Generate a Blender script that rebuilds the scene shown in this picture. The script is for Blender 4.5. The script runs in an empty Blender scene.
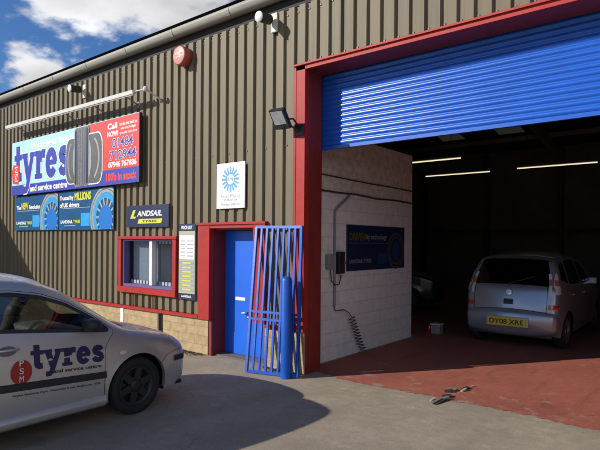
import bpy, math, random
import numpy as np
from mathutils import Vector, Matrix
from mathutils.geometry import delaunay_2d_cdt
random.seed(7)
S = bpy.context.scene
COL = S.collection
PI = math.pi
EL = math.radians(25.8)                      # sun elevation
AZ = (0.6, 0.8)                              # horizontal direction the light travels in

# ------------------------------------------------------------------ materials
def srgb(r, g, b):
    f = lambda c: (c / 255 / 12.92) if c / 255 <= .04045 else ((c / 255 + .055) / 1.055) ** 2.4
    return (f(r), f(g), f(b), 1)

def mat(name, color, rough=.6, metal=0., var=0., scale=4., bump=0., bscale=30., coat=0., spec=.5,
        stretch=(1, 1, 1), var2=0., scale2=40., chips=None, sheets=0.):
    m = bpy.data.materials.new(name); m.use_nodes = True
    n = m.node_tree.nodes; l = m.node_tree.links; b = n['Principled BSDF']
    c = tuple(color[:3]) + (1,)
    b.inputs['Base Color'].default_value = c
    b.inputs['Roughness'].default_value = rough
    b.inputs['Metallic'].default_value = metal
    b.inputs['Coat Weight'].default_value = coat
    b.inputs['Specular IOR Level'].default_value = spec
    tc = n.new('ShaderNodeTexCoord'); mp = n.new('ShaderNodeMapping')
    mp.inputs['Scale'].default_value = stretch
    l.new(tc.outputs['Object'], mp.inputs['Vector'])
    out = None
    for v, s in ((var, scale), (var2, scale2)):
        if v:
            no = n.new('ShaderNodeTexNoise'); no.inputs['Scale'].default_value = s
            no.inputs['Detail'].default_value = 7; no.inputs['Roughness'].default_value = .65
            l.new(mp.outputs['Vector'], no.inputs['Vector'])
            mr = n.new('ShaderNodeMapRange'); mr.inputs[1].default_value = .3; mr.inputs[2].default_value = .7
            mr.inputs[3].default_value = 1 - v; mr.inputs[4].default_value = 1 + v
            l.new(no.outputs['Fac'], mr.inputs[0])
            mx = n.new('ShaderNodeVectorMath'); mx.operation = 'SCALE'
            if out is None: mx.inputs[0].default_value = c[:3]
            else: l.new(out, mx.inputs[0])
            l.new(mr.outputs[0], mx.inputs['Scale']); out = mx.outputs['Vector']
    if sheets:                                # overlapping sheets weathered to slightly different tones
        sp = n.new('ShaderNodeSeparateXYZ'); l.new(tc.outputs['Object'], sp.inputs[0])
        dv = n.new('ShaderNodeMath'); dv.operation = 'DIVIDE'; dv.inputs[1].default_value = 1.025; l.new(sp.outputs['X'], dv.inputs[0])
        fl_ = n.new('ShaderNodeMath'); fl_.operation = 'FLOOR'; l.new(dv.outputs[0], fl_.inputs[0])
        wn = n.new('ShaderNodeTexWhiteNoise'); wn.noise_dimensions = '1D'; l.new(fl_.outputs[0], wn.inputs['W'])
        mr = n.new('ShaderNodeMapRange'); mr.inputs[3].default_value = 1 - sheets; mr.inputs[4].default_value = 1 + sheets; l.new(wn.outputs['Value'], mr.inputs[0])
        mx = n.new('ShaderNodeVectorMath'); mx.operation = 'SCALE'; l.new(out, mx.inputs[0]); l.new(mr.outputs[0], mx.inputs['Scale']); out = mx.outputs['Vector']
        st_ = n.new('ShaderNodeMapping'); st_.inputs['Scale'].default_value = (7, 7, .22); l.new(tc.outputs['Object'], st_.inputs[0])
        no = n.new('ShaderNodeTexNoise'); no.inputs['Scale'].default_value = 1.6; no.inputs['Detail'].default_value = 6; l.new(st_.outputs[0], no.inputs['Vector'])
        mr = n.new('ShaderNodeMapRange'); mr.inputs[1].default_value = .52; mr.inputs[2].default_value = .72; mr.inputs[3].default_value = 1; mr.inputs[4].default_value = .78; l.new(no.outputs['Fac'], mr.inputs[0])
        mx = n.new('ShaderNodeVectorMath'); mx.operation = 'SCALE'; l.new(out, mx.inputs[0]); l.new(mr.outputs[0], mx.inputs['Scale']); out = mx.outputs['Vector']
    if chips:                                 # chipped and rusted paint
        no = n.new('ShaderNodeTexNoise'); no.inputs['Scale'].default_value = chips[1]; no.inputs['Detail'].default_value = 9; no.inputs['Roughness'].default_value = .75
        l.new(tc.outputs['Object'], no.inputs['Vector'])
        mr = n.new('ShaderNodeMapRange'); mr.inputs[1].default_value = chips[0]; mr.inputs[2].default_value = chips[0] + .03; l.new(no.outputs['Fac'], mr.inputs[0])
        mx = n.new('ShaderNodeMix'); mx.data_type = 'RGBA'; l.new(mr.outputs[0], mx.inputs[0])
        if out is not None: l.new(out, mx.inputs[6])
        else: mx.inputs[6].default_value = c
        mx.inputs[7].default_value = tuple(chips[2]) + (1,); out = mx.outputs[2]
    if out is not None: l.new(out, b.inputs['Base Color'])
    if bump:
        no = n.new('ShaderNodeTexNoise'); no.inputs['Scale'].default_value = bscale; no.inputs['Detail'].default_value = 5
        l.new(mp.outputs['Vector'], no.inputs['Vector'])
        bp = n.new('ShaderNodeBump'); bp.inputs['Strength'].default_value = bump; bp.inputs['Distance'].default_value = .02
        l.new(no.outputs['Fac'], bp.inputs['Height']); l.new(bp.outputs['Normal'], b.inputs['Normal'])
    return m

def glass_mat(name, tint, refl=.08):
    m = bpy.data.materials.new(name); m.use_nodes = True
    n = m.node_tree.nodes; l = m.node_tree.links; n.clear()
    o = n.new('ShaderNodeOutputMaterial'); mx = n.new('ShaderNodeMixShader')
    t = n.new('ShaderNodeBsdfTransparent'); t.inputs[0].default_value = tint + (1,)
    g = n.new('ShaderNodeBsdfGlossy'); g.inputs['Roughness'].default_value = .02
    f = n.new('ShaderNodeLayerWeight'); f.inputs[0].default_value = .5
    p = n.new('ShaderNodeMath'); p.operation = 'POWER'; p.inputs[1].default_value = 4.
    a = n.new('ShaderNodeMath'); a.operation = 'MULTIPLY_ADD'; a.inputs[1].default_value = .8; a.inputs[2].default_value = refl
    l.new(f.outputs['Facing'], p.inputs[0]); l.new(p.outputs[0], a.inputs[0]); l.new(a.outputs[0], mx.inputs[0])
    l.new(t.outputs[0], mx.inputs[1]); l.new(g.outputs[0], mx.inputs[2]); l.new(mx.outputs[0], o.inputs[0])
    return m

def emit_mat(name, c, s):
    m = bpy.data.materials.new(name); m.use_nodes = True
    b = m.node_tree.nodes['Principled BSDF']
    b.inputs['Base Color'].default_value = c + (1,)
    b.inputs['Emission Color'].default_value = c + (1,); b.inputs['Emission Strength'].default_value = s
    return m

def block_mat(name, col, mortar, bw, bh, var=.2, axis='xz', rough=.85, depth=.4, msize=.008, stain=0., nv=.25):
    m = mat(name, col, rough)
    n = m.node_tree.nodes; l = m.node_tree.links; b = n['Principled BSDF']
    tc = n.new('ShaderNodeTexCoord'); sp = n.new('ShaderNodeSeparateXYZ'); cb = n.new('ShaderNodeCombineXYZ')
    l.new(tc.outputs['Object'], sp.inputs[0])
    l.new(sp.outputs['X' if axis == 'xz' else 'Y'], cb.inputs[0]); l.new(sp.outputs['Z'], cb.inputs[1])
    br = n.new('ShaderNodeTexBrick'); l.new(cb.outputs[0], br.inputs['Vector'])
    br.inputs['Scale'].default_value = 1; br.inputs['Brick Width'].default_value = bw; br.inputs['Row Height'].default_value = bh
    br.inputs['Mortar Size'].default_value = msize; br.inputs['Mortar Smooth'].default_value = .3
    br.inputs['Color1'].default_value = tuple(c * (1 - var) for c in col[:3]) + (1,)
    br.inputs['Color2'].default_value = tuple(c * (1 + var) for c in col[:3]) + (1,)
    br.inputs['Mortar'].default_value = tuple(mortar[:3]) + (1,)
    no = n.new('ShaderNodeTexNoise'); no.inputs['Scale'].default_value = 9; no.inputs['Detail'].default_value = 8
    l.new(tc.outputs['Object'], no.inputs['Vector'])
    mr = n.new('ShaderNodeMapRange'); mr.inputs[1].default_value = .3; mr.inputs[2].default_value = .7
    mr.inputs[3].default_value = 1 - nv - stain; mr.inputs[4].default_value = 1 + nv * .48
    l.new(no.outputs['Fac'], mr.inputs[0])
    vs = n.new('ShaderNodeVectorMath'); vs.operation = 'SCALE'
    l.new(br.outputs['Color'], vs.inputs[0]); l.new(mr.outputs[0], vs.inputs['Scale'])
    l.new(vs.outputs['Vector'], b.inputs['Base Color'])
    ad = n.new('ShaderNodeMath'); ad.operation = 'MULTIPLY_ADD'; ad.inputs[1].default_value = -1.
    l.new(br.outputs['Fac'], ad.inputs[0]); l.new(no.outputs['Fac'], ad.inputs[2])
    bp = n.new('ShaderNodeBump'); bp.inputs['Strength'].default_value = depth; bp.inputs['Distance'].default_value = .012
    l.new(ad.outputs[0], bp.inputs['Height']); l.new(bp.outputs['Normal'], b.inputs['Normal'])
    return m

M = {}
M['clad'] = mat('olive_cladding', (.168, .139, .090), .55, var=.07, scale=1.2, stretch=(1, 1, .15), var2=.06, scale2=14, spec=.25, sheets=.07)
M['fixing'] = mat('screw_cap', (.12, .10, .07), .5)
M['liner'] = mat('inner_liner', (.06, .055, .05), .8)
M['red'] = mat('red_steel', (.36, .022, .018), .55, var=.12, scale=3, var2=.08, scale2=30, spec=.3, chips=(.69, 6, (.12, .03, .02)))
M['redd'] = mat('red_steel_shaded', (.20, .022, .018), .55, var=.18, scale=5)  # darker copy of the red, with the shade of the reveals in its colour
M['blue'] = mat('blue_shutter', (.008, .088, .46), .30, var=.08, scale=3, spec=.5, var2=.04, scale2=25)
M['bdoor'] = mat('blue_door', (.004, .12, .68), .4, var=.07, scale=2, var2=.05, scale2=18, chips=(.715, 9, (.05, .10, .25)))
M['bpaint'] = mat('blue_paint', (.005, .085, .46), .42, var=.14, scale=7, bump=.05, chips=(.665, 14, (.08, .06, .06)))
M['gutter'] = mat('grey_gutter', (.31, .30, .265), .6, var=.16, scale=2, stretch=(.4, 3, 3))
M['soffit'] = mat('shaded_soffit', (.03, .028, .025), .8)
M['white'] = mat('white_paint', (.74, .74, .72), .5, var=.06, scale=5)
M['dirtywhite'] = mat('dirty_white', (.62, .60, .54), .6, var=.15, scale=12)
M['black'] = mat('black_plastic', (.018, .018, .02), .45)
M['rubber'] = mat('tyre_rubber', (.016, .016, .017), .8, bump=.3, bscale=60)
M['dark'] = mat('dark_grey', (.04, .04, .042), .7)
M['grey'] = mat('mid_grey', (.22, .22, .23), .6, var=.1)
M['steel'] = mat('bright_steel', (.6, .6, .6), .3, metal=1.)
M['plinth'] = block_mat('sandstone_block', (.41, .305, .165), (.31, .24, .14), .44, .155, .07, 'xz', depth=.5, msize=.006)
M['blockwhite'] = block_mat('painted_block', (.70, .68, .72), (.58, .56, .60), .45, .222, .02, 'yz', depth=.28, msize=.009, nv=.10)
M['greyrender'] = block_mat('bare_block', (.70, .655, .635), (.64, .59, .57), .45, .222, .05, 'yz', depth=.3)
M['backwall'] = mat('interior_wall', (.15, .13, .115), .85, var=.2, scale=1)
M['alarmred'] = mat('alarm_red', (.42, .10, .08), .4, var=.05)
M['alarmface'] = mat('alarm_face', (.60, .27, .23), .45, var=.14, scale=9)
M['lampglass'] = mat('lamp_glass', (.30, .31, .33), .12, var=.25, scale=14, spec=.8)
M['silver'] = mat('silver_paint', (.54, .535, .53), .34, metal=.55, coat=.6, var2=.03, scale2=3)
M['silverblue'] = mat('silver_blue_paint', (.36, .375, .41), .32, metal=.55, coat=.6)
M['darkpaint'] = mat('dark_paint', (.012, .012, .014), .3, coat=.4)
M['trim'] = mat('car_trim', (.022, .022, .024), .55, bump=.05, bscale=200)
M['rim'] = mat('dark_alloy', (.03, .03, .032), .5, metal=.2)
M['rimlight'] = mat('alloy', (.35, .35, .36), .35, metal=.8)
M['seat'] = mat('seat_cloth', (.06, .065, .07), .9, var=.2, scale=30)
M['dash'] = mat('dash_plastic', (.14, .16, .15), .5)
M['glass'] = glass_mat('car_glass', (.44, .50, .49), .11)
M['glassdark'] = glass_mat('privacy_glass', (.09, .09, .10), .10)
M['winglass'] = glass_mat('window_glass', (.78, .83, .88), .10)
M['lensred'] = mat('red_lens', (.55, .02, .015), .15, coat=.8)
M['lensclear'] = mat('clear_lens', (.65, .62, .6), .12, coat=.8)
M['lenspink'] = mat('pink_lens', (.50, .13, .10), .15, coat=.8)
M['yellow'] = mat('plate_yellow', (.72, .50, .03), .45)
M['s_red'] = mat('sign_red', (.72, .055, .04), .4, var=.03)
M['s_blue'] = mat('sign_blue', (.035, .055, .38), .4)
M['s_pale'] = mat('sign_pale_blue', (.42, .72, .82), .4, var=.06, scale=2)
M['s_white'] = mat('sign_white', (.80, .80, .80), .4)
M['s_teal'] = mat('sign_teal', (.008, .085, .22), .35, var=.25, scale=2.5)
M['s_navy'] = mat('sign_navy', (.012, .02, .07), .4)
M['s_cyan'] = mat('sign_cyan', (.02, .33, .72), .4, var=.15, scale=9)
M['s_hub'] = mat('sign_hub_blue', (.005, .16, .55), .4)
M['s_grey'] = mat('sign_grey', (.30, .33, .33), .45, var=.15, scale=12)
M['s_lime'] = mat('sign_lime', (.62, .62, .06), .4)
M['s_rmi'] = mat('sign_mid_blue', (.10, .34, .56), .4)
M['s_beige'] = mat('sign_beige', (.40, .39, .30), .5)
M['s_tread'] = mat('sign_tyre_grey', (.075, .08, .085), .5)
M['s_tyre'] = mat('sign_tyre_side', (.085, .09, .095), .5, var=.25, scale=5)
M['decal_red'] = mat('decal_red', (.36, .02, .015), .4)
M['decal_navy'] = mat('decal_navy', (.014, .016, .085), .4)
M['tube'] = emit_mat('lit_tube', (1., .86, .55), 1.0)
M['purple'] = mat('window_inner_frame', (.12, .09, .25), .5)
M['blind'] = mat('blind_grey', (.45, .50, .55), .8, var=.1, scale=20)
M['stub'] = mat('concrete_rubble', (.16, .13, .11), .9, var=.3, scale=40)
M['grit'] = mat('pale_rubble', (.30, .26, .22), .9, var=.3, scale=30)
M['hole'] = mat('dark_rubble', (.02, .015, .012), .95)
M['hose'] = mat('air_hose', (.02, .03, .06), .5)
M['roofsheet'] = mat('roof_sheet', (.05, .048, .045), .8)
M['leaf'] = mat('dry_leaves', (.10, .07, .035), .9, var=.4, scale=60)

def checker_tread():
    m = M['s_tread']; n = m.node_tree.nodes; l = m.node_tree.links; b = n['Principled BSDF']
    tc = n.new('ShaderNodeTexCoord'); br = n.new('ShaderNodeTexVoronoi'); br.feature = 'DISTANCE_TO_EDGE'
    br.inputs['Scale'].default_value = 30
    l.new(tc.outputs['Object'], br.inputs['Vector'])
    mr = n.new('ShaderNodeMapRange'); mr.inputs[1].default_value = 0; mr.inputs[2].default_value = .12
    mr.inputs[3].default_value = .06; mr.inputs[4].default_value = .17
    l.new(br.outputs['Distance'], mr.inputs[0]); l.new(mr.outputs[0], b.inputs['Base Color'])
checker_tread()

def floor_mat(name, base, second, wear=False):
    """painted / bare concrete with blotches, fine grit, scattered darker stains"""
    m = mat(name, base, .85, bump=.10 if wear else .16, bscale=90)
    n = m.node_tree.nodes; l = m.node_tree.links; b = n['Principled BSDF']
    tc = n.new('ShaderNodeTexCoord')
    def noise(s, d=6, r=.6, st=(1, 1, 1)):
        mp = n.new('ShaderNodeMapping'); mp.inputs['Scale'].default_value = st
        l.new(tc.outputs['Object'], mp.inputs[0])
        no = n.new('ShaderNodeTexNoise'); no.inputs['Scale'].default_value = s; no.inputs['Detail'].default_value = d
        no.inputs['Roughness'].default_value = r; l.new(mp.outputs[0], no.inputs['Vector']); return no.outputs['Fac']
    def ramp(x, a, c, lo=0., hi=1.):
        r = n.new('ShaderNodeMapRange'); r.inputs[1].default_value = a; r.inputs[2].default_value = c
        r.inputs[3].default_value = lo; r.inputs[4].default_value = hi; l.new(x, r.inputs[0]); return r.outputs[0]
    def mixc(f, A, B):
        x = n.new('ShaderNodeMix'); x.data_type = 'RGBA'; l.new(f, x.inputs[0])
        for v, i in ((A, 6), (B, 7)):
            if isinstance(v, tuple): x.inputs[i].default_value = v[:3] + (1,)
            else: l.new(v, x.inputs[i])
        return x.outputs[2]
    c = mixc(ramp(noise(1.1), .35, .65), base, second)
    c = mixc(ramp(noise(.45, 4, .5, (1, 2.2, 1)), .52, .68, 0, .55), c, tuple(v * .62 for v in base[:3]))
    c = mixc(ramp(noise(9, 8, .7), .35, .7, 0, .5), c, tuple(v * .6 for v in second[:3]))
    c = mixc(ramp(noise(.8, 9, .75, (1.6, .7, 1)), .50, .64, 0, .45), c, tuple(v * .66 for v in second[:3]))
    c = mixc(ramp(noise(3.1, 9, .8), .56, .66, 0, .5), c, tuple(min(1, v * 1.25) for v in base[:3]))
    c = mixc(ramp(noise(26, 4, .7), .58, .70, 0, .5), c, tuple(v * .5 for v in second[:3]))
    c = mixc(ramp(noise(70, 3, .7), .45, .75, 0, .45), c, tuple(min(1, v * 1.45) for v in base[:3]))
    # cracks, joints and drips of oil
    dn = n.new('ShaderNodeTexNoise'); dn.inputs['Scale'].default_value = 1.3; dn.inputs['Detail'].default_value = 6; l.new(tc.outputs['Object'], dn.inputs['Vector'])
    dm = n.new('ShaderNodeVectorMath'); dm.operation = 'MULTIPLY_ADD'; dm.inputs[1].default_value = (.7, .7, 0); l.new(dn.outputs['Color'], dm.inputs[0]); l.new(tc.outputs['Object'], dm.inputs[2])
    vo = n.new('ShaderNodeTexVoronoi'); vo.feature = 'DISTANCE_TO_EDGE'; vo.inputs['Scale'].default_value = .42; l.new(dm.outputs['Vector'], vo.inputs['Vector'])
    cm = n.new('ShaderNodeMath'); cm.operation = 'MULTIPLY'; l.new(ramp(vo.outputs['Distance'], .001, .005, .45, 0), cm.inputs[0]); l.new(ramp(noise(.9, 3), .52, .62), cm.inputs[1])
    c = mixc(cm.outputs[0], c, tuple(v * .28 for v in second[:3]))
    vs_ = n.new('ShaderNodeTexVoronoi'); vs_.inputs['Scale'].default_value = 1.1; vs_.inputs['Randomness'].default_value = 1; l.new(dm.outputs['Vector'], vs_.inputs['Vector'])
    om = n.new('ShaderNodeMath'); om.operation = 'MULTIPLY'; l.new(ramp(vs_.outputs['Distance'], .06, .20, .6, 0), om.inputs[0]); l.new(ramp(noise(.7, 2), .5, .56), om.inputs[1])
    c = mixc(om.outputs[0], c, tuple(v * .35 for v in second[:3]))
    if wear:
        c = mixc(ramp(noise(1.0, 7, .7, (5, .35, 1)), .56, .70, 0, .6), c, (.13, .05, .035))
        c = mixc(ramp(noise(7, 9, .8, (1, .6, 1)), .60, .68, 0, .5), c, (.46, .24, .16))
        sp = n.new('ShaderNodeSeparateXYZ'); l.new(tc.outputs['Object'], sp.inputs[0])
        near = ramp(sp.outputs['Y'], 0.1, 1.6, .10, 0.)
        ad = n.new('ShaderNodeMath'); ad.operation = 'ADD'; l.new(noise(2.6, 8, .7), ad.inputs[0]); l.new(near, ad.inputs[1])
        c = mixc(ramp(ad.outputs[0], .62, .70, 0, .6), c, (.33, .28, .22))
        c = mixc(ramp(noise(1.7, 6, .7, (1, .35, 1)), .55, .72, 0, .5), c, (.17, .05, .035))
    l.new(c, b.inputs['Base Color'])
    return m
M['yard'] = floor_mat('yard_concrete', (.385, .32, .237), (.275, .228, .166))
M['redfloor'] = floor_mat('red_floor_paint', (.39, .112, .072), (.325, .09, .058), True)

# ------------------------------------------------------------------ mesh builder
class MB:
    def __init__(s): s.v = []; s.f = []; s.m = []; s.sm = []
    def add(s, vs, fs, mi=0, smooth=False):
        b = len(s.v); s.v += [tuple(map(float, p)) for p in vs]
        for f in fs: s.f.append(tuple(i + b for i in f)); s.m.append(mi); s.sm.append(smooth)
        return s
    def box(s, x0, x1, y0, y1, z0, z1, mi=0):
        v = [(x, y, z) for x in (x0, x1) for y in (y0, y1) for z in (z0, z1)]
        return s.add(v, [(0, 1, 3, 2), (4, 6, 7, 5), (0, 4, 5, 1), (2, 3, 7, 6), (0, 2, 6, 4), (1, 5, 7, 3)], mi)
    def bbox(s, x0, x1, y0, y1, z0, z1, r=.01, mi=0):
        """box with chamfered edges"""
        import bmesh
        bm = bmesh.new(); bmesh.ops.create_cube(bm, size=1)
        for v in bm.verts:
            v.co = ((x0 + x1) / 2 + v.co.x * (x1 - x0), (y0 + y1) / 2 + v.co.y * (y1 - y0), (z0 + z1) / 2 + v.co.z * (z1 - z0))
        bmesh.ops.bevel(bm, geom=bm.edges[:], offset=r, segments=2, affect='EDGES', profile=.5)
        bm.verts.index_update()
        s.add([v.co[:] for v in bm.verts], [[v.index for v in f.verts] for f in bm.faces], mi); bm.free(); return s
    def obox(s, c, ax, ay, az, mi=0, r=0):
        """oriented box: centre and three half-axis vectors"""
        t = MB()
        if r: t.bbox(-1, 1, -1, 1, -1, 1, r)
        else: t.box(-1, 1, -1, 1, -1, 1)
        c, ax, ay, az = map(Vector, (c, ax, ay, az))
        return s.add([c + ax * p[0] + ay * p[1] + az * p[2] for p in t.v], t.f, mi)
    def tube(s, path, r, n=10, mi=0, cap=True, smooth=True):
        P = [Vector(p) for p in path]; rs = r if isinstance(r, (list, tuple)) else [r] * len(P)
        vs = []; fs = []; prev = None
        for i, p in enumerate(P):
            d = (P[min(i + 1, len(P) - 1)] - P[max(i - 1, 0)]).normalized()
            if prev is None:
                a = d.orthogonal().normalized()
            else:
                a = (prev - d * prev.dot(d))
                a = a.normalized() if a.length > 1e-6 else d.orthogonal().normalized()
            prev = a; b = d.cross(a)
            for k in range(n):
                t = 2 * PI * k / n; vs.append(p + (a * math.cos(t) + b * math.sin(t)) * rs[i])
        for i in range(len(P) - 1):
            for k in range(n):
                fs.append((i * n + k, i * n + (k + 1) % n, (i + 1) * n + (k + 1) % n, (i + 1) * n + k))
        s.add(vs, fs, mi, smooth)
        if cap:
            s.add(vs[:n], [tuple(range(n))[::-1]], mi); s.add(vs[-n:], [tuple(range(n))], mi)
        return s
    def lathe(s, prof, c, axis, n=32, mi=0, smooth=True, up=None):
        """prof: (distance along axis, radius)"""
        c = Vector(c); d = Vector(axis).normalized(); a = d.orthogonal().normalized(); b = d.cross(a)
        vs = []; fs = []
        for h, r in prof:
            for k in range(n):
                t = 2 * PI * k / n; vs.append(c + d * h + (a * math.cos(t) + b * math.sin(t)) * r)
        for i in range(len(prof) - 1):
            for k in range(n):
                fs.append((i * n + k, i * n + (k + 1) % n, (i + 1) * n + (k + 1) % n, (i + 1) * n + k))
        return s.add(vs, fs, mi, smooth)
    def poly(s, pts, mi=0):
        return s.add(pts, [tuple(range(len(pts)))], mi)
    def build(s, name, mats, parent=None, off=None, label=None):
        me = bpy.data.meshes.new(name)
        v = s.v
        if off is not None: v = [(p[0] - off[0], p[1] - off[1], p[2] - off[2]) for p in v]
        me.from_pydata(v, [], s.f); me.validate(clean_customdata=False)
        for m in (mats if isinstance(mats, (list, tuple)) else [mats]): me.materials.append(m)
        if len(me.polygons) == len(s.m):
            me.polygons.foreach_set('material_index', s.m)
            me.polygons.foreach_set('use_smooth', s.sm)
        me.update()
        o = bpy.data.objects.new(name, me); COL.objects.link(o)
        if parent: o.parent = parent
        if label: o['label'] = label
        return o

def root_loc(o):
    while o.parent: o = o.parent
    return tuple(o.location)
def part(name, mb, mats, parent, label=None, local=False):
    return mb.build(name, mats, parent, None if local else root_loc(parent), label)
def thing(name, label, cat, loc=(0, 0, 0), group=None, rot=0):
    o = bpy.data.objects.new(name, None); COL.objects.link(o); o.location = loc; o.rotation_euler[2] = rot
    o.empty_display_size = .2
    o['label'] = label; o['category'] = cat
    if group: o['group'] = group
    return o
def single(name, mb, mats, label, cat, loc, group=None):
    o = mb.build(name, mats, None, loc); o.location = loc; o['label'] = label; o['category'] = cat
    if group: o['group'] = group
    return o
def struct(name, mb, mats):
    o = mb.build(name, mats); o['kind'] = 'structure'; return o
def copy_tree(o, parent=None):
    c = o.copy(); COL.objects.link(c)
    if parent: c.parent = parent
    for ch in list(o.children): copy_tree(ch, c)
    return c

# ------------------------------------------------------------------ flat lettering
_tc = {}
def glyphs(s, bold=.0):
    k = (s, bold)
    if k in _tc: return _tc[k]
    cu = bpy.data.curves.new('t', 'FONT'); cu.body = s; cu.size = 1; cu.offset = bold; cu.resolution_u = 4
    o = bpy.data.objects.new('t', cu); COL.objects.link(o)
    dg = bpy.context.evaluated_depsgraph_get()
    me = bpy.data.meshes.new_from_object(o.evaluated_get(dg))
    v = np.array([p.co[:2] for p in me.vertices]); f = [tuple(p.vertices) for p in me.polygons]
    bpy.data.objects.remove(o); bpy.data.curves.remove(cu); bpy.data.meshes.remove(me)
    v = v - v.min(0); _tc[k] = (v, f); return _tc[k]
def text2d(s, x, y, w, h, bold=.0, skew=0.):
    """(verts, faces) of a string squeezed into the box x..x+w, y..y+h"""
    v, f = glyphs(s, bold); e = v.max(0); v = v / e
    return [(x + p[0] * w + skew * p[1] * h, y + p[1] * h) for p in v], f
def stroke2d(pts, w, closed=False):
    P = [Vector(p) for p in pts]; n = len(P); L = []; R = []
    for i, p in enumerate(P):
        if closed: a, b = P[i - 1], P[(i + 1) % n]
        else: a, b = P[max(i - 1, 0)], P[min(i + 1, n - 1)]
        d = (b - a).normalized(); q = Vector((-d.y, d.x)) * w / 2
        L.append(p + q); R.append(p - q)
    vs = [tuple(p) for p in L + R]
    fs = [(i, n + i, n + (i + 1) % n, (i + 1) % n) for i in range(n if closed else n - 1)]
    return vs, fs
def arc(cx, cy, rx, ry, a0, a1, n=16):
    return [(cx + rx * math.cos(math.radians(a0 + (a1 - a0) * i / n)), cy + ry * math.sin(math.radians(a0 + (a1 - a0) * i / n))) for i in range(n + 1)]
def rect2d(x0, x1, y0, y1): return [(x0, y0), (x1, y0), (x1, y1), (x0, y1)], [(0, 1, 2, 3)]
def slab_word(x, y, w, h, fat=0.):
    """the word 'tyres' in a heavy condensed slab serif; box is baseline..t height; returns list of (verts, faces)"""
    G = []
    def R(a, b, c, d): G.append(rect2d(a - fat, b + fat, c - fat, d + fat))
    def K(p, t, closed=False): G.append(stroke2d(p, t + 2 * fat, closed))
    # t
    K([(3.4, 13.4), (3.4, 3.0), (3.7, 1.8), (4.6, 1.3), (6.6, 1.5)], 3.0); R(.2, 6.8, 8.0, 10.0)
    # y
    K([(9.6, 9.6), (12.6, .6)], 3.1); K([(16.2, 9.6), (12.9, .2), (11.9, -2.6), (10.9, -3.7), (8.6, -3.7)], 2.5)
    R(7.4, 12.0, 8.5, 10.0); R(14.1, 17.9, 8.5, 10.0)
    # r
    R(19.6, 22.7, .2, 9.8); R(18.4, 24.2, 0, 1.6); R(18.4, 22.7, 8.4, 10.0)
    K([(22.3, 6.3), (23.2, 8.2), (24.8, 8.9), (26.6, 8.6)], 2.9)
    # e
    K(arc(31.6, 5.0, 2.9, 3.85, 0, 180, 14) + arc(31.6, 5.0, 2.9, 3.85, 180, 325, 12)[1:], 2.9); R(30.2, 35.6, 4.3, 5.9)
    # s
    K([(43.6, 7.2), (43.0, 8.4), (41.4, 8.85), (39.6, 8.5), (38.7, 7.3), (39.3, 6.0), (41.3, 5.2), (43.3, 4.2), (43.9, 2.7),
       (43.0, 1.5), (41.2, 1.1), (39.3, 1.6), (38.5, 3.0)], 2.75)
    sx = w / 45.; sy = h / 13.5
    out = []
    for vs, fs in G: out.append(([(x + p[0] * sx, y + p[1] * sy) for p in vs], fs))
    return out

class Board:
    """collects flat printing on a vertical board facing -y; origin = lower left corner"""
    def __init__(s, x, z, y): s.x, s.z, s.y = x, z, y; s.k = 0
    def mb(s, items, layer):
        m = MB()
        for i, (vs, fs) in enumerate(items):
            o = .0012 * layer + .00004 * i
            m.add([(s.x + p[0], s.y - o, s.z + p[1]) for p in vs], fs)
        return m

# ------------------------------------------------------------------ ground
g = MB(); g.poly([(-400, -400, 0), (400, -400, 0), (400, 400, 0), (-400, 400, 0)])
struct('ground', g, M['yard'])
rf = MB(); edge = []
x = -4.86
while x < 6.9:
    base = .17 + .03 * math.sin(x * 2.1) + random.uniform(-.018, .018)
    if x < -4.2: base = .25
    base += .022 * math.sin(x * 7.3 + 1) * math.sin(x * 3.1) + random.uniform(-.012, .012)
    edge.append((x, base)); x += .035
pts = [(p[0], p[1], .004) for p in edge]
vs = pts + [(p[0], 15.9, .004) for p in edge]; n = len(pts)
rf.add(vs, [(i, i + 1, n + i + 1, n + i) for i in range(n - 1)])
rf.poly([(-14.7, 4.1, .004), (-4.86, 4.1, .004), (-4.86, 15.9, .004), (-14.7, 15.9, .004)])
struct('floor', rf, M['redfloor'])

# ------------------------------------------------------------------ the industrial unit
B = thing('industrial_building', 'olive corrugated industrial unit with red trim, big blue shutter opening and sandstone base', 'building')
OL, OR, OT = -4.64, 2.3, 4.385                # big opening: left, right, top
PL = .205; CR = .106; FL = .017; DEP = .041
def profile(xa, xb):
    pts = []
    k = math.floor((xa + 30) / PL) - 1
    while -30 + k * PL < xb + PL:
        o = -30 + k * PL
        pts += [(o, 0.), (o + CR, 0.), (o + CR + FL, DEP), (o + PL - FL, DEP)]
        k += 1
    def yat(x):
        for a, b in zip(pts, pts[1:]):
            if a[0] <= x <= b[0]: return a[1] + (b[1] - a[1]) * (x - a[0]) / max(1e-9, b[0] - a[0])
        return 0
    return [(xa, yat(xa))] + [p for p in pts if xa < p[0] < xb] + [(xb, yat(xb))]
def sheet(xa, xb, z0, z1):
    p = profile(xa, xb); n = len(p)
    clad = MB(); liner = MB(); clad.add([(q[0], q[1], z0) for q in p] + [(q[0], q[1], z1) for q in p], [(i, i + 1, n + i + 1, n + i) for i in range(n - 1)])
    liner.box(xa + .003, xb - .003, .06, .16, z0 - .003, z1 - .003)
    part('cladding_panel', clad, M['clad'], B); part('inner_liner', liner, M['liner'], B)
EZ = 5.36
sheet(-24, -9.26, .66, EZ); sheet(-9.26, -7.52, .66, .93); sheet(-9.26, -7.52, 1.99, EZ)
sheet(-7.52, -6.91, .66, EZ); sheet(-6.91, -5.39, 2.19, EZ); sheet(-5.39, -4.81, .66, EZ)
sheet(-4.81, OR + .27, 4.45, EZ); sheet(OR + .27, 7, .66, EZ)
fx = MB()
k = 0
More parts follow.
